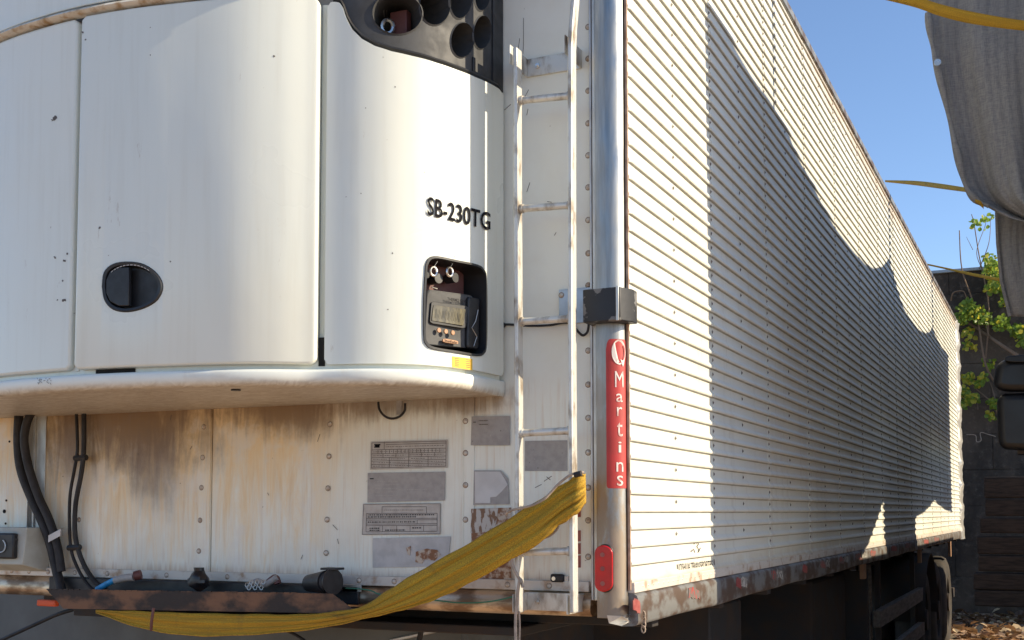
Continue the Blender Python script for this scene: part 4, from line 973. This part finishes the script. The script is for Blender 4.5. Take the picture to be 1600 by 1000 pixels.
def wheel(y, x_out):
    pr = [(.16, .27), (.02, .29), (.0, .33), (.01, .44), (.035, .50), (.07, .52), (.13, .525), (.19, .52), (.225, .50), (.25, .44), (.26, .33), (.24, .29)]
    V = []; F = []; n = 40; k = len(pr)
    for i in range(n):
        a = 2*math.pi*i/n; gr = 1
        for dx, r in pr: V.append((x_out - dx, y + r*math.cos(a), .525 + r*math.sin(a)))
    for i in range(n):
        for j in range(k): F.append([i*k+j, i*k+(j+1) % k, ((i+1) % n)*k+(j+1) % k, ((i+1) % n)*k+j])
    T = mobj('wheel', V, F, M['tyre'], TR, 40)
    m = MB(); m.tube([(x_out - .05, y, .525), (x_out - .10, y, .525)], .285, 24); m.tube([(x_out + .0, y, .525), (x_out - .08, y, .525)], .10, 16)
    for q in range(10): a = 2*math.pi*q/10; m.tube([(x_out - .03, y + .17*math.cos(a), .525 + .17*math.sin(a)), (x_out - .06, y + .17*math.cos(a), .525 + .17*math.sin(a))], .014, 6)
    m.build('rim', M['chassis'], T)
for y in (12.2, 13.45, 14.7):
    for x in (-1.16, -1.46, -3.38): wheel(y, x)
for y in (12.2, 13.45, 14.7):
    m = MB(); m.tube([(-3.4, y, .525), (-1.2, y, .525)], .07, 12); m.build('axle', M['chassis'], TR)
V = []; F = []
for i in range(17):
    a = R(0 + 180*i/16)
    for x in (-1.12, -1.75): V.append((x, 12.2 + .64*math.cos(a), .56 + .60*math.sin(a)))
for i in range(16): F.append([2*i, 2*i+1, 2*i+3, 2*i+2])
o = mobj('mudguard', V, F, M['chassis'], TR); o.modifiers.new('s', 'SOLIDIFY').thickness = .012
box('rear_bumper', (-3.5, 15.9, .5), (-1.2, 16.0, .62), M['chassis'], TR, .01)
for px, py0, py1 in ((1348, 882, 905), (1437, 866, 880), (1484, 853, 870)):
    p = onX(px, py0, XS - .03); q_ = onX(px, py1, XS - .03); box('lamp_hanger', (XS - .05, p.y, q_.z), (XS - .02, p.y + .08, 1.24), simple('rust_tab', (.35, .20, .12), .7), TR, .003)

# ================================================================== THINGS NEAR THE NOSE
def strip_uv(o, ncol, step=.01):
    me = o.data; uv = me.uv_layers.new(name='UVMap'); cum = [0.]
    nr = len(me.vertices)//ncol
    for i in range(1, nr): cum.append(cum[-1] + (me.vertices[i*ncol].co - me.vertices[(i-1)*ncol].co).length)
    for l in me.loops: vi = l.vertex_index; uv.data[l.index].uv = (cum[vi//ncol], (vi % ncol)/(ncol-1)*.1)
def thick(o, t): s = o.modifiers.new('s', 'SOLIDIFY'); s.thickness = t; s.offset = 0
# yellow strap round the ladder rail, down and under the tray
def ribbon(name, upper, lower, depth, label, cat, k=5, th=.004, mat='yellow', ny=22, wob=.004, group=None, dedge=None):
    U = smoothpath([(x, y, d) for (x, y), d in zip(upper, depth)], k); Lw = smoothpath([(x, y, d) for (x, y), d in zip(lower, dedge or depth)], k)
    V = []; F = []; rnd = random.Random(2)
    for i, (a, b) in enumerate(zip(U, Lw)):
        for j in range(ny + 1):
            t = j / ny; x = a.x + (b.x-a.x)*t; y = a.y + (b.y-a.y)*t; d = a.z + (b.z-a.z)*t
            g_ = math.exp(-max(0, i - 8)/22)      # gathered in folds where it goes round the rail, flatter further down
            d += wob*(.35 + 1.3*g_)*math.sin(t*19 + i*.06) + wob*(.2 + .9*g_)*math.sin(t*41 - i*.10) + wob*1.2*math.sin(t*6 + i*.05)
            y += (1.6*g_ + .5)*math.sin(i*1.7 + (0 if t < .5 else 2))*(1 if t in (0, 1) else 0)
            V.append(onY(x, y, d))
    for i in range(len(U)-1):
        for j in range(ny): q = i*(ny+1)+j; F.append([q, q+1, q+ny+2, q+ny+1])
    o = mobj(name, V, F, M[mat], None, 60); strip_uv(o, ny+1); thick(o, th); tag(o, label, cat, group); return o
up_ = [(862, 770), (898, 748), (914, 742), (905, 742), (882, 755), (820, 795), (740, 845), (650, 896), (600, 927), (560, 950), (480, 960), (400, 960), (300, 958), (220, 955), (150, 953)]
lo_ = [(862, 826), (900, 802), (915, 784), (901, 802), (872, 822), (840, 850), (745, 905), (690, 933), (640, 950), (580, 964), (500, 981), (400, 991), (300, 993), (220, 981), (150, 957)]
dp_ = [3.18, 3.165, 3.130, 3.098, 3.095, 3.085, 3.075, 3.07, 3.06, 3.06, 3.075, 3.09, 3.10, 3.10, 3.10]
ribbon('ratchet_strap', up_, lo_, dp_, 'wide dirty yellow strap wrapped round the ladder and sagging under the rusty tray', 'strap')
m = MB(); m.tube([onY(240, 950, 3.05), onY(237, 970, 3.045), onY(236, 985, 3.055)], .005, 6); tag(m.build('strap_stitching', M['maroon'], None), 'dark stitched band across the yellow strap under the tray', 'band')
tube('cord_tmp', [(0,0,0), (0,0,.01)], .001, M['rope']); bpy.data.objects.remove(bpy.data.objects['cord_tmp'])
o = tube('cord', [onY(x, y, d) for x, y, d in ((912, 738, 3.09), (900, 739, 3.075), (888, 744, 3.07), (872, 757, 3.07), (862, 768, 3.07), (850, 780, 3.065), (830, 790, 3.06), (800, 797, 3.06), (790, 803, 3.065))], .0035, M['rope']); tag(o, 'pale cord lying over the upper end of the yellow strap', 'cord')
o = tube('cord', [onY(x, y, 3.12) for x, y in ((873, 822), (868, 830), (858, 838), (845, 842), (838, 840))], .003, M['rope']); tag(o, 'short pale cord loop hanging below the yellow strap', 'cord')
o = tube('cord', [onY(x, y, 3.09) for x, y in ((802, 862), (800, 878), (806, 895), (814, 908), (817, 918), (812, 906), (806, 960), (806, 1010))], .0045, M['rope']); tag(o, 'twisted rope tied to the foot of the left ladder rail', 'rope')
o = tube('cord', [onY(x, y, 3.10) for x, y in ((811, 955), (812, 980), (811, 1010))], .003, M['rope']); tag(o, 'thin cord hanging straight down beside the twisted rope', 'cord')
m = MB(); p = onY(902, 742, 3.075); m.tube([p + Vector((-.008, 0, 0)), p + Vector((.012, 0, .004))], .008, 8); tag(m.build('knot', M['rubber'], None), 'dark rubber knot where the strap meets the ladder', 'knot')
# grey body panel below the nose
x0 = onY(-60, 960, 3.75).x; x1 = onY(728, 980, 3.75).x
o = thing('storage_cabinet', 'smooth grey metal cabinet standing under the trailer nose', 'cabinet')
box('cabinet_body', (x0 - .8, 3.75, .06), (x1, 4.6, 1.235), M['grey'], o, .02); box('cabinet_plinth', (x0 + .05, 3.8, 0), (x1 - .05, 4.55, .06), M['chassis'], o, .005)
m = MB(); a_ = onY(610, 1001, 3.745); b_ = onY(728, 976, 3.745); m.tube([a_, b_], .006, 6); m.build('cabinet_edge', M['trim'], o)
o = tube('cable', [onY(x, y, 3.5) for x, y in ((-20, 1010), (50, 978), (90, 960), (125, 950), (150, 946))], .0075, M['rubber']); tag(o, 'black cable running down under the left end of the rusty tray', 'cable')
o = tube('cable', [onY(x, y, 3.6) for x, y in ((440, 982), (462, 992), (480, 1004), (490, 1012))], .0055, M['rubber']); tag(o, 'short black cable crossing the grey cabinet below the strap', 'cable')
o = tube('hose', [onY(x, y, 3.6) for x, y in ((682, 948), (670, 960), (660, 978), (654, 1008))], .0095, M['rubber']); tag(o, 'black hose dropping from the rail right of the cabinet', 'hose')
o = tube('hose', [onY(x, y, 3.6) for x, y in ((717, 950), (712, 965), (707, 980))], .004, M['rubber']); tag(o, 'thin black hose beside the thicker dropping hose', 'hose')

# ================================================================== TRUCK AND TARPAULIN ON THE RIGHT
XCN = .30
def shadow_to(XC_, Yp, Zp):    # point on the trailer side -> point that shades it at distance XC_
    k = (XC_ - XS) / SD.x; return (XC_, Yp + SD.y*k, Zp + SD.z*k)
def sp(x, y): p = onX(x, y, XS); return shadow_to(XCN, p.y, p.z)
topl = [(1099, -60), (1101, 2), (1110, 12), (1133, 45), (1150, 80), (1175, 122), (1200, 155), (1212, 175), (1233, 212), (1243, 240), (1262, 275), (1285, 322), (1308, 362), (1333, 393), (1352, 414), (1366, 420), (1378, 417), (1388, 405), (1393, 420), (1401, 450), (1410, 478), (1422, 500), (1434, 515), (1445, 521), (1452, 519), (1456, 511), (1461, 524), (1470, 543), (1481, 555)]
topl = topl[1:]
botl = [(1105, 1060), (1128, 1060), (1300, 960), (1330, 886), (1346, 864), (1358, 845), (1368, 818), (1376, 796), (1378, 785), (1380, 790), (1381, 930), (1429, 900), (1430, 808), (1440, 803), (1452, 792), (1459, 782), (1468, 791), (1477, 797), (1486, 801)]
def curtain():
    # strip between upper and lower outline sampled along Y, hanging with soft folds
    T = [sp(*p) for p in topl]; B = [sp(*p) for p in botl]
    y0 = T[0][1]; y1 = sp(1483.5, 650)[1]
    def itp(Ln, y):
        if y <= Ln[0][1]: return Ln[0][2]
        for a, b in zip(Ln, Ln[1:]):
            if a[1] <= y <= b[1] and b[1] > a[1]: return a[2] + (b[2]-a[2])*(y-a[1])/(b[1]-a[1])
        return Ln[-1][2]
    V = []; F = []; n = 420; m_ = 12; xsft = 0
    for i in range(n + 1):
        y = y0 + (y1 - y0)*i/n; zt = itp(T, y); zb = itp(B, y)
        for j in range(m_ + 1):
            z = zb + (zt - zb)*j/m_; x = XCN + .02*math.sin(y*5.2)*math.sin(math.pi*j/m_)
            V.append((x, y + (.03 if i == 0 else 0)*(1 - j/m_)*0, z))
    for i in range(n):
        for j in range(m_): a = i*(m_+1)+j; F.append([a, a+1, a+m_+2, a+m_+1])
    return V, F
V, F = curtain()
o = mobj('tarpaulin', V, F, M['cloth_op'], None, 60); thick(o, .004)
tag(o, 'long grey tarpaulin curtain hung along the truck side with scalloped top edge', 'tarpaulin')
for px, ya, yb in ((1205, -60, 172), (1388.5, 250, 408), (1455.8, 400, 513)):
    a_ = Vector(sp(px, ya)); b_ = Vector(sp(px + (4 if px < 1300 else 0), yb)); a_.y = b_.y = (a_.y + b_.y)/2
    rr = {1205: .016, 1388.5: .032, 1455.8: .05}[px]
    m = MB(); m.tube([a_, b_], rr, 8); oo = m.build('rope', M['rope'], None)
    tag(oo, {1205: 'upright rope holding the front scallop of the grey tarpaulin curtain', 1388.5: 'upright rope at the middle cusp of the grey tarpaulin curtain', 1455.8: 'upright rope at the rear cusp of the grey tarpaulin curtain'}[px], 'rope')
# the truck itself, outside the picture but for its mirror
TK = thing('parked_truck', 'parked truck whose black double mirror hangs beside the tarpaulin', 'truck')
def loftbox(name, prof_, x0, x1, mat, bevel=.05):
    n = len(prof_); V = [(x0, y, z) for y, z in prof_] + [(x1, y, z) for y, z in prof_]
    o = mobj(name, V, [list(range(n)), list(range(n, 2*n))[::-1]] + [[i, (i+1) % n, n+(i+1) % n, n+i] for i in range(n)], mat, TK); bev(o, bevel, 3); return o
loftbox('cab', [(5.5, .55), (5.45, 1.3), (5.6, 1.75), (5.85, 2.75), (6.0, 2.9), (7.3, 2.95), (7.35, .55)], .62, 2.9, M['truckwhite'])
loftbox('windscreen', [(5.58, 1.80), (5.84, 2.62), (5.87, 2.61), (5.61, 1.79)], .75, 2.77, M['black'], .005)
box('cargo_bed', (.62, 7.36, .55), (3.0, 14.8, 2.16), M['ochre'], TK, .01)  # unseen bed, height and length set to block sun under the trailer
for y in (6.3, 9.4, 10.8): 
    for x in (.70, 2.6):
        m = MB(); m.tube([(x, y, .5), (x + .28, y, .5)], .5, 28); T_ = m.build('wheel', M['tyre'], TK); bev(T_, .04)
box('chassis_rail', (1.2, 5.7, .6), (2.3, 12.8, .95), M['chassis'], TK, .01)
# mirrors
def blobbox(name, q, d0, d1, mat, parent, r=.2, bevel=.02):
    f = lambda u, v, dd: atD(*quadmap(q, u, v), dd); pts = rrect(0, 0, 1, 1, r, 5); n = len(pts)
    V = [f(u, v, d0) for u, v in pts] + [f(u, v, d1) for u, v in pts]
    o = mobj(name, V, [list(range(n)), list(range(n, 2*n))[::-1]] + [[i, (i+1) % n, n+(i+1) % n, n+i] for i in range(n)], mat, parent); bev(o, bevel, 4); return o
M['mir'] = simple('mirror_plastic', (.006, .006, .007), .35)
MR = blobbox('mirror', [(1559, 560), (1640, 557), (1640, 613), (1549, 612)], 5.6, 5.80, M['mir'], TK, .3, .04)
blobbox('lower_mirror', [(1557, 616), (1640, 612), (1640, 706), (1560, 702)], 5.6, 5.78, M['mir'], MR, .18, .03)
blobbox('mirror_visor', [(1570, 556), (1640, 553), (1640, 566), (1570, 566)], 5.58, 5.82, M['mir'], MR, .3, .005)
m = MB(); m.tube([atD(1590, 562, 5.7), atD(1640, 560, 5.7), (.68, 6.1, 2.35)], .02, 8); m.tube([atD(1590, 704, 5.7), atD(1640, 706, 5.7), (.68, 6.1, 1.85)], .02, 8); m.build('mirror_arm', M['black'], MR)
# visible drape of shade cloth
def drape(name, rows, D, label, amp, nf, thk=.005, mat='cloth', seed=0):
    # rows: list of (left px point, right px point) from the top down
    A = smoothpath([(l[0], l[1], 0) for l, r_ in rows], 6); B = smoothpath([(r_[0], r_[1], 0) for l, r_ in rows], 6); nu = 90; V = []; F = []
    for i, (a, b) in enumerate(zip(A, B)):
        v = i/(len(A)-1)
        for j in range(nu + 1):
            u = j/nu; x = a.x + (b.x-a.x)*u; y = a.y + (b.y-a.y)*u
            ff = .5*math.sin(nf*u*6.28 + .9*math.sin(v*3) + seed) + .3*math.sin(nf*2.3*u*6.28 - v*2 + seed*2) + .2*math.sin(nf*4.9*u*6.28 + v*4)
            d = D + amp*(.35 + .65*v)*ff + .0025*math.sin(u*120 + 5*math.sin(v*4)) + .004*math.sin(u*47 + v*9) - .10*math.sin(math.pi*u)*v
            V.append(atD(x, y, d))
    for i in range(len(A)-1):
        for j in range(nu): q = i*(nu+1)+j; F.append([q, q+1, q+nu+2, q+nu+1])
    o = mobj(name, V, F, M[mat], None, 70); thick(o, thk); return o
o = drape('shade_cloth', [((1447, -12), (1760, -60)), ((1452, 40), (1755, 30)), ((1463, 100), (1750, 110)), ((1481, 175), (1745, 190)), ((1497, 245), (1740, 260)), ((1510, 292), (1740, 310)), ((1535, 318), (1740, 335)), ((1572, 338), (1740, 345)), ((1600, 346), (1740, 352))], 5.15, '', .085, 1.35)
tag(o, 'grey woven shade cloth sagging from the top right corner above the mirror', 'shade cloth')
m = MB(); pe = smoothpath([atD(x, y, 5.12) for x, y in ((1450, 20), (1455, 60), (1464, 102), (1481, 175), (1497, 245), (1508, 288), (1525, 312), (1545, 322))], 5); m.tube(pe, .014, 8, rs=[.012 + .004*math.sin(i*.7) for i in range(len(pe))]); oo = m.build('hem', M['cloth'], o, ang=60)
m = MB(); p = atD(1465, 98, 5.08); m.tube([p, p + Vector((0, -.006, 0))], .014, 12); m.build('eyelet', M['chrome'], o)
o = drape('shade_cloth', [((1556, 318), (1740, 320)), ((1558, 380), (1740, 380)), ((1564, 440), (1740, 430)), ((1577, 494), (1740, 500))], 5.35, '', .06, 1.1, seed=2)
tag(o, 'lower strip of grey cloth hanging straight down behind the sagging shade cloth', 'shade cloth')
m = MB(); m.tube([atD(x, y, 5.33) for x, y in ((1557, 322), (1559, 380), (1565, 440), (1578, 494))], .007, 6); m.build('hem', M['cloth'], o)
# straps
def strap(name, pts, wd, D, label, tilt=0, mat='yellow'):
    up_p = [(x, y - wd_/2) for (x, y), wd_ in zip(pts, wd)]; lo_p = [(x, y + wd_/2) for (x, y), wd_ in zip(pts, wd)]
    U = smoothpath([atD(x, y, d) for (x, y), d in zip(up_p, D)], 6); L_ = smoothpath([atD(x, y, d + tilt) for (x, y), d in zip(lo_p, D)], 6); V = []; F = []
    for a, b in zip(U, L_): V += [a, a.lerp(b, .5), b]
    for i in range(len(U)-1):
        for j in range(2): q = i*3+j; F.append([q, q+1, q+4, q+3])
    o = mobj(name, V, F, M[mat], None, 60); strip_uv(o, 3); thick(o, .003); tag(o, label, 'strap'); return o
s_ = strap('webbing_strap', [(1380, -8), (1430, 3), (1470, 16), (1520, 28), (1600, 40), (1680, 46)], [14, 17, 19, 19, 16, 15], [4.7]*6, 'yellow strap crossing in front of the shade cloth at the top right', .02)
pt = onX(1389, 282, XS); Dt = math.hypot(pt.x, pt.y)
strap('webbing_strap', [(1383, 283), (1430, 286), (1470, 291), (1512, 297)], [3, 7, 8, 7], [21, 19.5, 18, 17], 'taut yellow strap between the trailer roof edge and the sagging cloth', .02)
strap('webbing_strap', [(1524, 314), (1532, 318), (1537, 324)], [5, 7, 5], [5.05, 5.03, 5.05], 'short yellow strap end poking out below the sagging cloth', .02)
pt = onX(1454, 413, XS); Dt = math.hypot(pt.x, pt.y)
strap('webbing_strap', [(1448, 413), (1485, 421), (1520, 429), (1562, 437)], [2.5, 3, 4.5, 5], [19.5, 19, 18.5, 18], 'thin brownish strap running from the far trailer roof to the lower cloth', .02)

# ================================================================== BACKGROUND
YW = 20.0
wl = thing('boundary_wall', 'tall dark weathered concrete wall behind the trailer end', 'wall')
ztw = onY(1520, 422, YW).z
random.seed(11)
# courses of blocks near the visible part, plain slab elsewhere
BH = .55; BW = 1.15; xa, xb = -3.2, 1.2
box('slab', (-30, YW + .02, 0), (30, YW + .3, ztw - .02), M['wall'], wl, .0)
z = 0; row = 0; first = None
while z < ztw - .05:
    x = xa - (.5 if row % 2 else 0)*BW; h = min(BH, ztw - z)
    while x < xb:
        b_ = box('block', (x + .002, YW - random.uniform(0, .012), z + .002), (x + BW - .002, YW + .03, z + h - .002), M['wall'], wl, .006); x += BW
    z += BH; row += 1
box('coping', (-30, YW - .05, ztw - .015), (30, YW + .34, ztw + .035), simple('pale_flashing', (.30, .36, .42), .5), wl, .01)
# stack of dark timbers
zg = [(745, 778), (779, 806), (809, 833), (838, 866), (868, 893), (896, 922), (923, 948)]
names_ = ['topmost', 'second from the top', 'third from the top', 'middle-lower fourth', 'fifth from the top', 'sixth from the top', 'lowest']
for k, (a, b) in enumerate(zg):
    Yb = 18.2; z1 = onY(1560, a, Yb).z; z0 = onY(1560, b, Yb).z; xl = onY([1537, 1539, 1531, 1526, 1528, 1520, 1522][k], a, Yb).x
    m = MB(); V = []; z0 = max(z0, 0.0)
    box_ = box('timber', (xl, Yb, z0), (2.2 + .1*(k % 3), Yb + .28, z1), M['ochre'], None, .02)
    tag(box_, f'dark weathered timber, {names_[k]} of the stack against the wall', 'timber', 'stacked timbers by the wall')
# vines
def leafshape():
    return [(0, 0, 0), (-.42, .30, .10), (-.38, .68, .08), (0, 1.05, -.06), (.38, .68, .08), (.42, .30, .10)], [(0, 1, 2, 3), (0, 3, 4, 5)]
def vine(stems, clusters, label, seed, Yb=YW - .12, size=(.045, .088), dens=3.8):
    rnd = random.Random(seed); T_ = thing('vine', label, 'vine')
    for pts, r in stems:
        P_ = smoothpath([onY(x, y, Yb - rnd.uniform(0, .3)) for x, y in pts], 6); m = MB(); m.tube(P_, r, 6, rs=[r*(1 - .6*i/len(P_)) for i in range(len(P_))]); m.build('stem', M['bark'], T_)
    m = MB(); lv, lf = leafshape()
    for cx_, cy_, rad, n, ymix in clusters:
        for _ in range(int(n*dens)):
            a = rnd.uniform(0, 6.28); rr = rad*math.sqrt(rnd.random()); c = onY(cx_ + rr*math.cos(a), cy_ + rr*math.sin(a)*.85, Yb - rnd.uniform(-.05, .45))
            s = rnd.uniform(*size); rot = Matrix.Rotation(rnd.uniform(0, 6.28), 3, 'Y') @ Matrix.Rotation(rnd.uniform(-1.0, 1.0), 3, 'X') @ Matrix.Rotation(rnd.uniform(-.9, .9), 3, 'Z')
            mi = 1 if rnd.random() < ymix else 0
            m.add([c + rot @ Vector((x*s, z*s, y*s)) for x, y, z in lv], lf, mi)
    o = m.build('leaves', None, T_, ang=0, mats=[M['leafg'], M['leafy']]); tag(o, kind='stuff'); return T_
vine([([(1563, 610), (1540, 570), (1528, 500), (1520, 470), (1503, 420), (1499, 360)], .018), ([(1540, 560), (1545, 480), (1530, 400), (1522, 350), (1518, 335)], .012), ([(1530, 420), (1545, 380), (1548, 340)], .008), ([(1540, 430), (1526, 395), (1540, 350), (1537, 335)], .007), ([(1520, 390), (1510, 370)], .005)],
     [(1553, 422, 16, 26, .25), (1566, 440, 18, 30, .2), (1545, 405, 9, 8, .3), (1552, 448, 14, 16, .3), (1572, 470, 10, 10, .2), (1530, 352, 14, 5, .2), (1546, 340, 10, 4, .2), (1590, 430, 20, 20, .2)], 'leafy green vine climbing over the top of the dark wall', 1)
vine([([(1590, 556), (1560, 536), (1530, 515), (1510, 503)], .03), ([(1545, 525), (1540, 500), (1535, 485)], .015), ([(1486, 470), (1490, 457), (1505, 455), (1510, 465)], .012)],
     [(1512, 482, 14, 30, .15), (1530, 492, 13, 26, .15), (1543, 500, 9, 12, .2), (1505, 498, 10, 14, .3), (1513, 520, 10, 8, .8), (1563, 506, 12, 24, .1), (1590, 515, 12, 18, .15), (1597, 535, 8, 8, .3), (1510, 540, 7, 5, .8), (1525, 541, 3, 2, 1)], 'mid-height green vine branch crossing the dark wall behind the trailer end', 2)
vine([([(1560, 650), (1548, 628), (1530, 612), (1515, 598)], .014), ([(1556, 628), (1548, 600), (1540, 590)], .010), ([(1528, 640), (1527, 628), (1520, 615)], .008)],
     [(1514, 592, 9, 14, .8), (1508, 612, 8, 12, .3), (1518, 622, 9, 14, .7), (1530, 600, 6, 8, .1), (1545, 570, 8, 6, .1), (1552, 630, 8, 12, .2), (1548, 650, 5, 5, .5), (1535, 588, 7, 6, .4), (1507, 632, 5, 6, .5)], 'lowest vine twigs with yellow leaves next to the black mirror', 3)
# wire hanging on the wall
o = tube('wire', [onY(x, y, YW - .1) for x, y in ((1510, 679), (1524, 680), (1526, 690), (1533, 688), (1532, 676), (1545, 679), (1556, 682))], .006, M['rope'], k=5, n=6); tag(o, 'thin pale wire looped on the dark wall beside the mirror', 'wire')
# leaf litter
random.seed(21); m = MB(); lv, lf = leafshape()
for _ in range(5200):
    x = random.uniform(-2.6, 2.0); y = random.uniform(9.5, 19.6)
    if x < -1.2 and y < 16.2: continue
    s = random.uniform(.05, .16); c = Vector((x, y, random.uniform(.005, .05)))
    rot = Matrix.Rotation(random.uniform(0, 6.28), 3, 'Z') @ Matrix.Rotation(random.uniform(-.6, .6), 3, 'X') @ Matrix.Rotation(random.uniform(-.5, .5), 3, 'Y')
    m.add([c + rot @ Vector((a*s, b*s, z*s)) for a, b, z in lv], lf, random.choice((0, 0, 1, 2)))
o = m.build('leaf_litter', None, None, ang=0, mats=[M['leafb'], simple('straw', (.40, .30, .18), .8), simple('dead_leaf', (.16, .10, .065), .8)]); tag(o, 'dry leaves and twigs strewn on the ground behind the trailer', 'leaf litter', kind='stuff')
print('objects', len(bpy.data.objects))
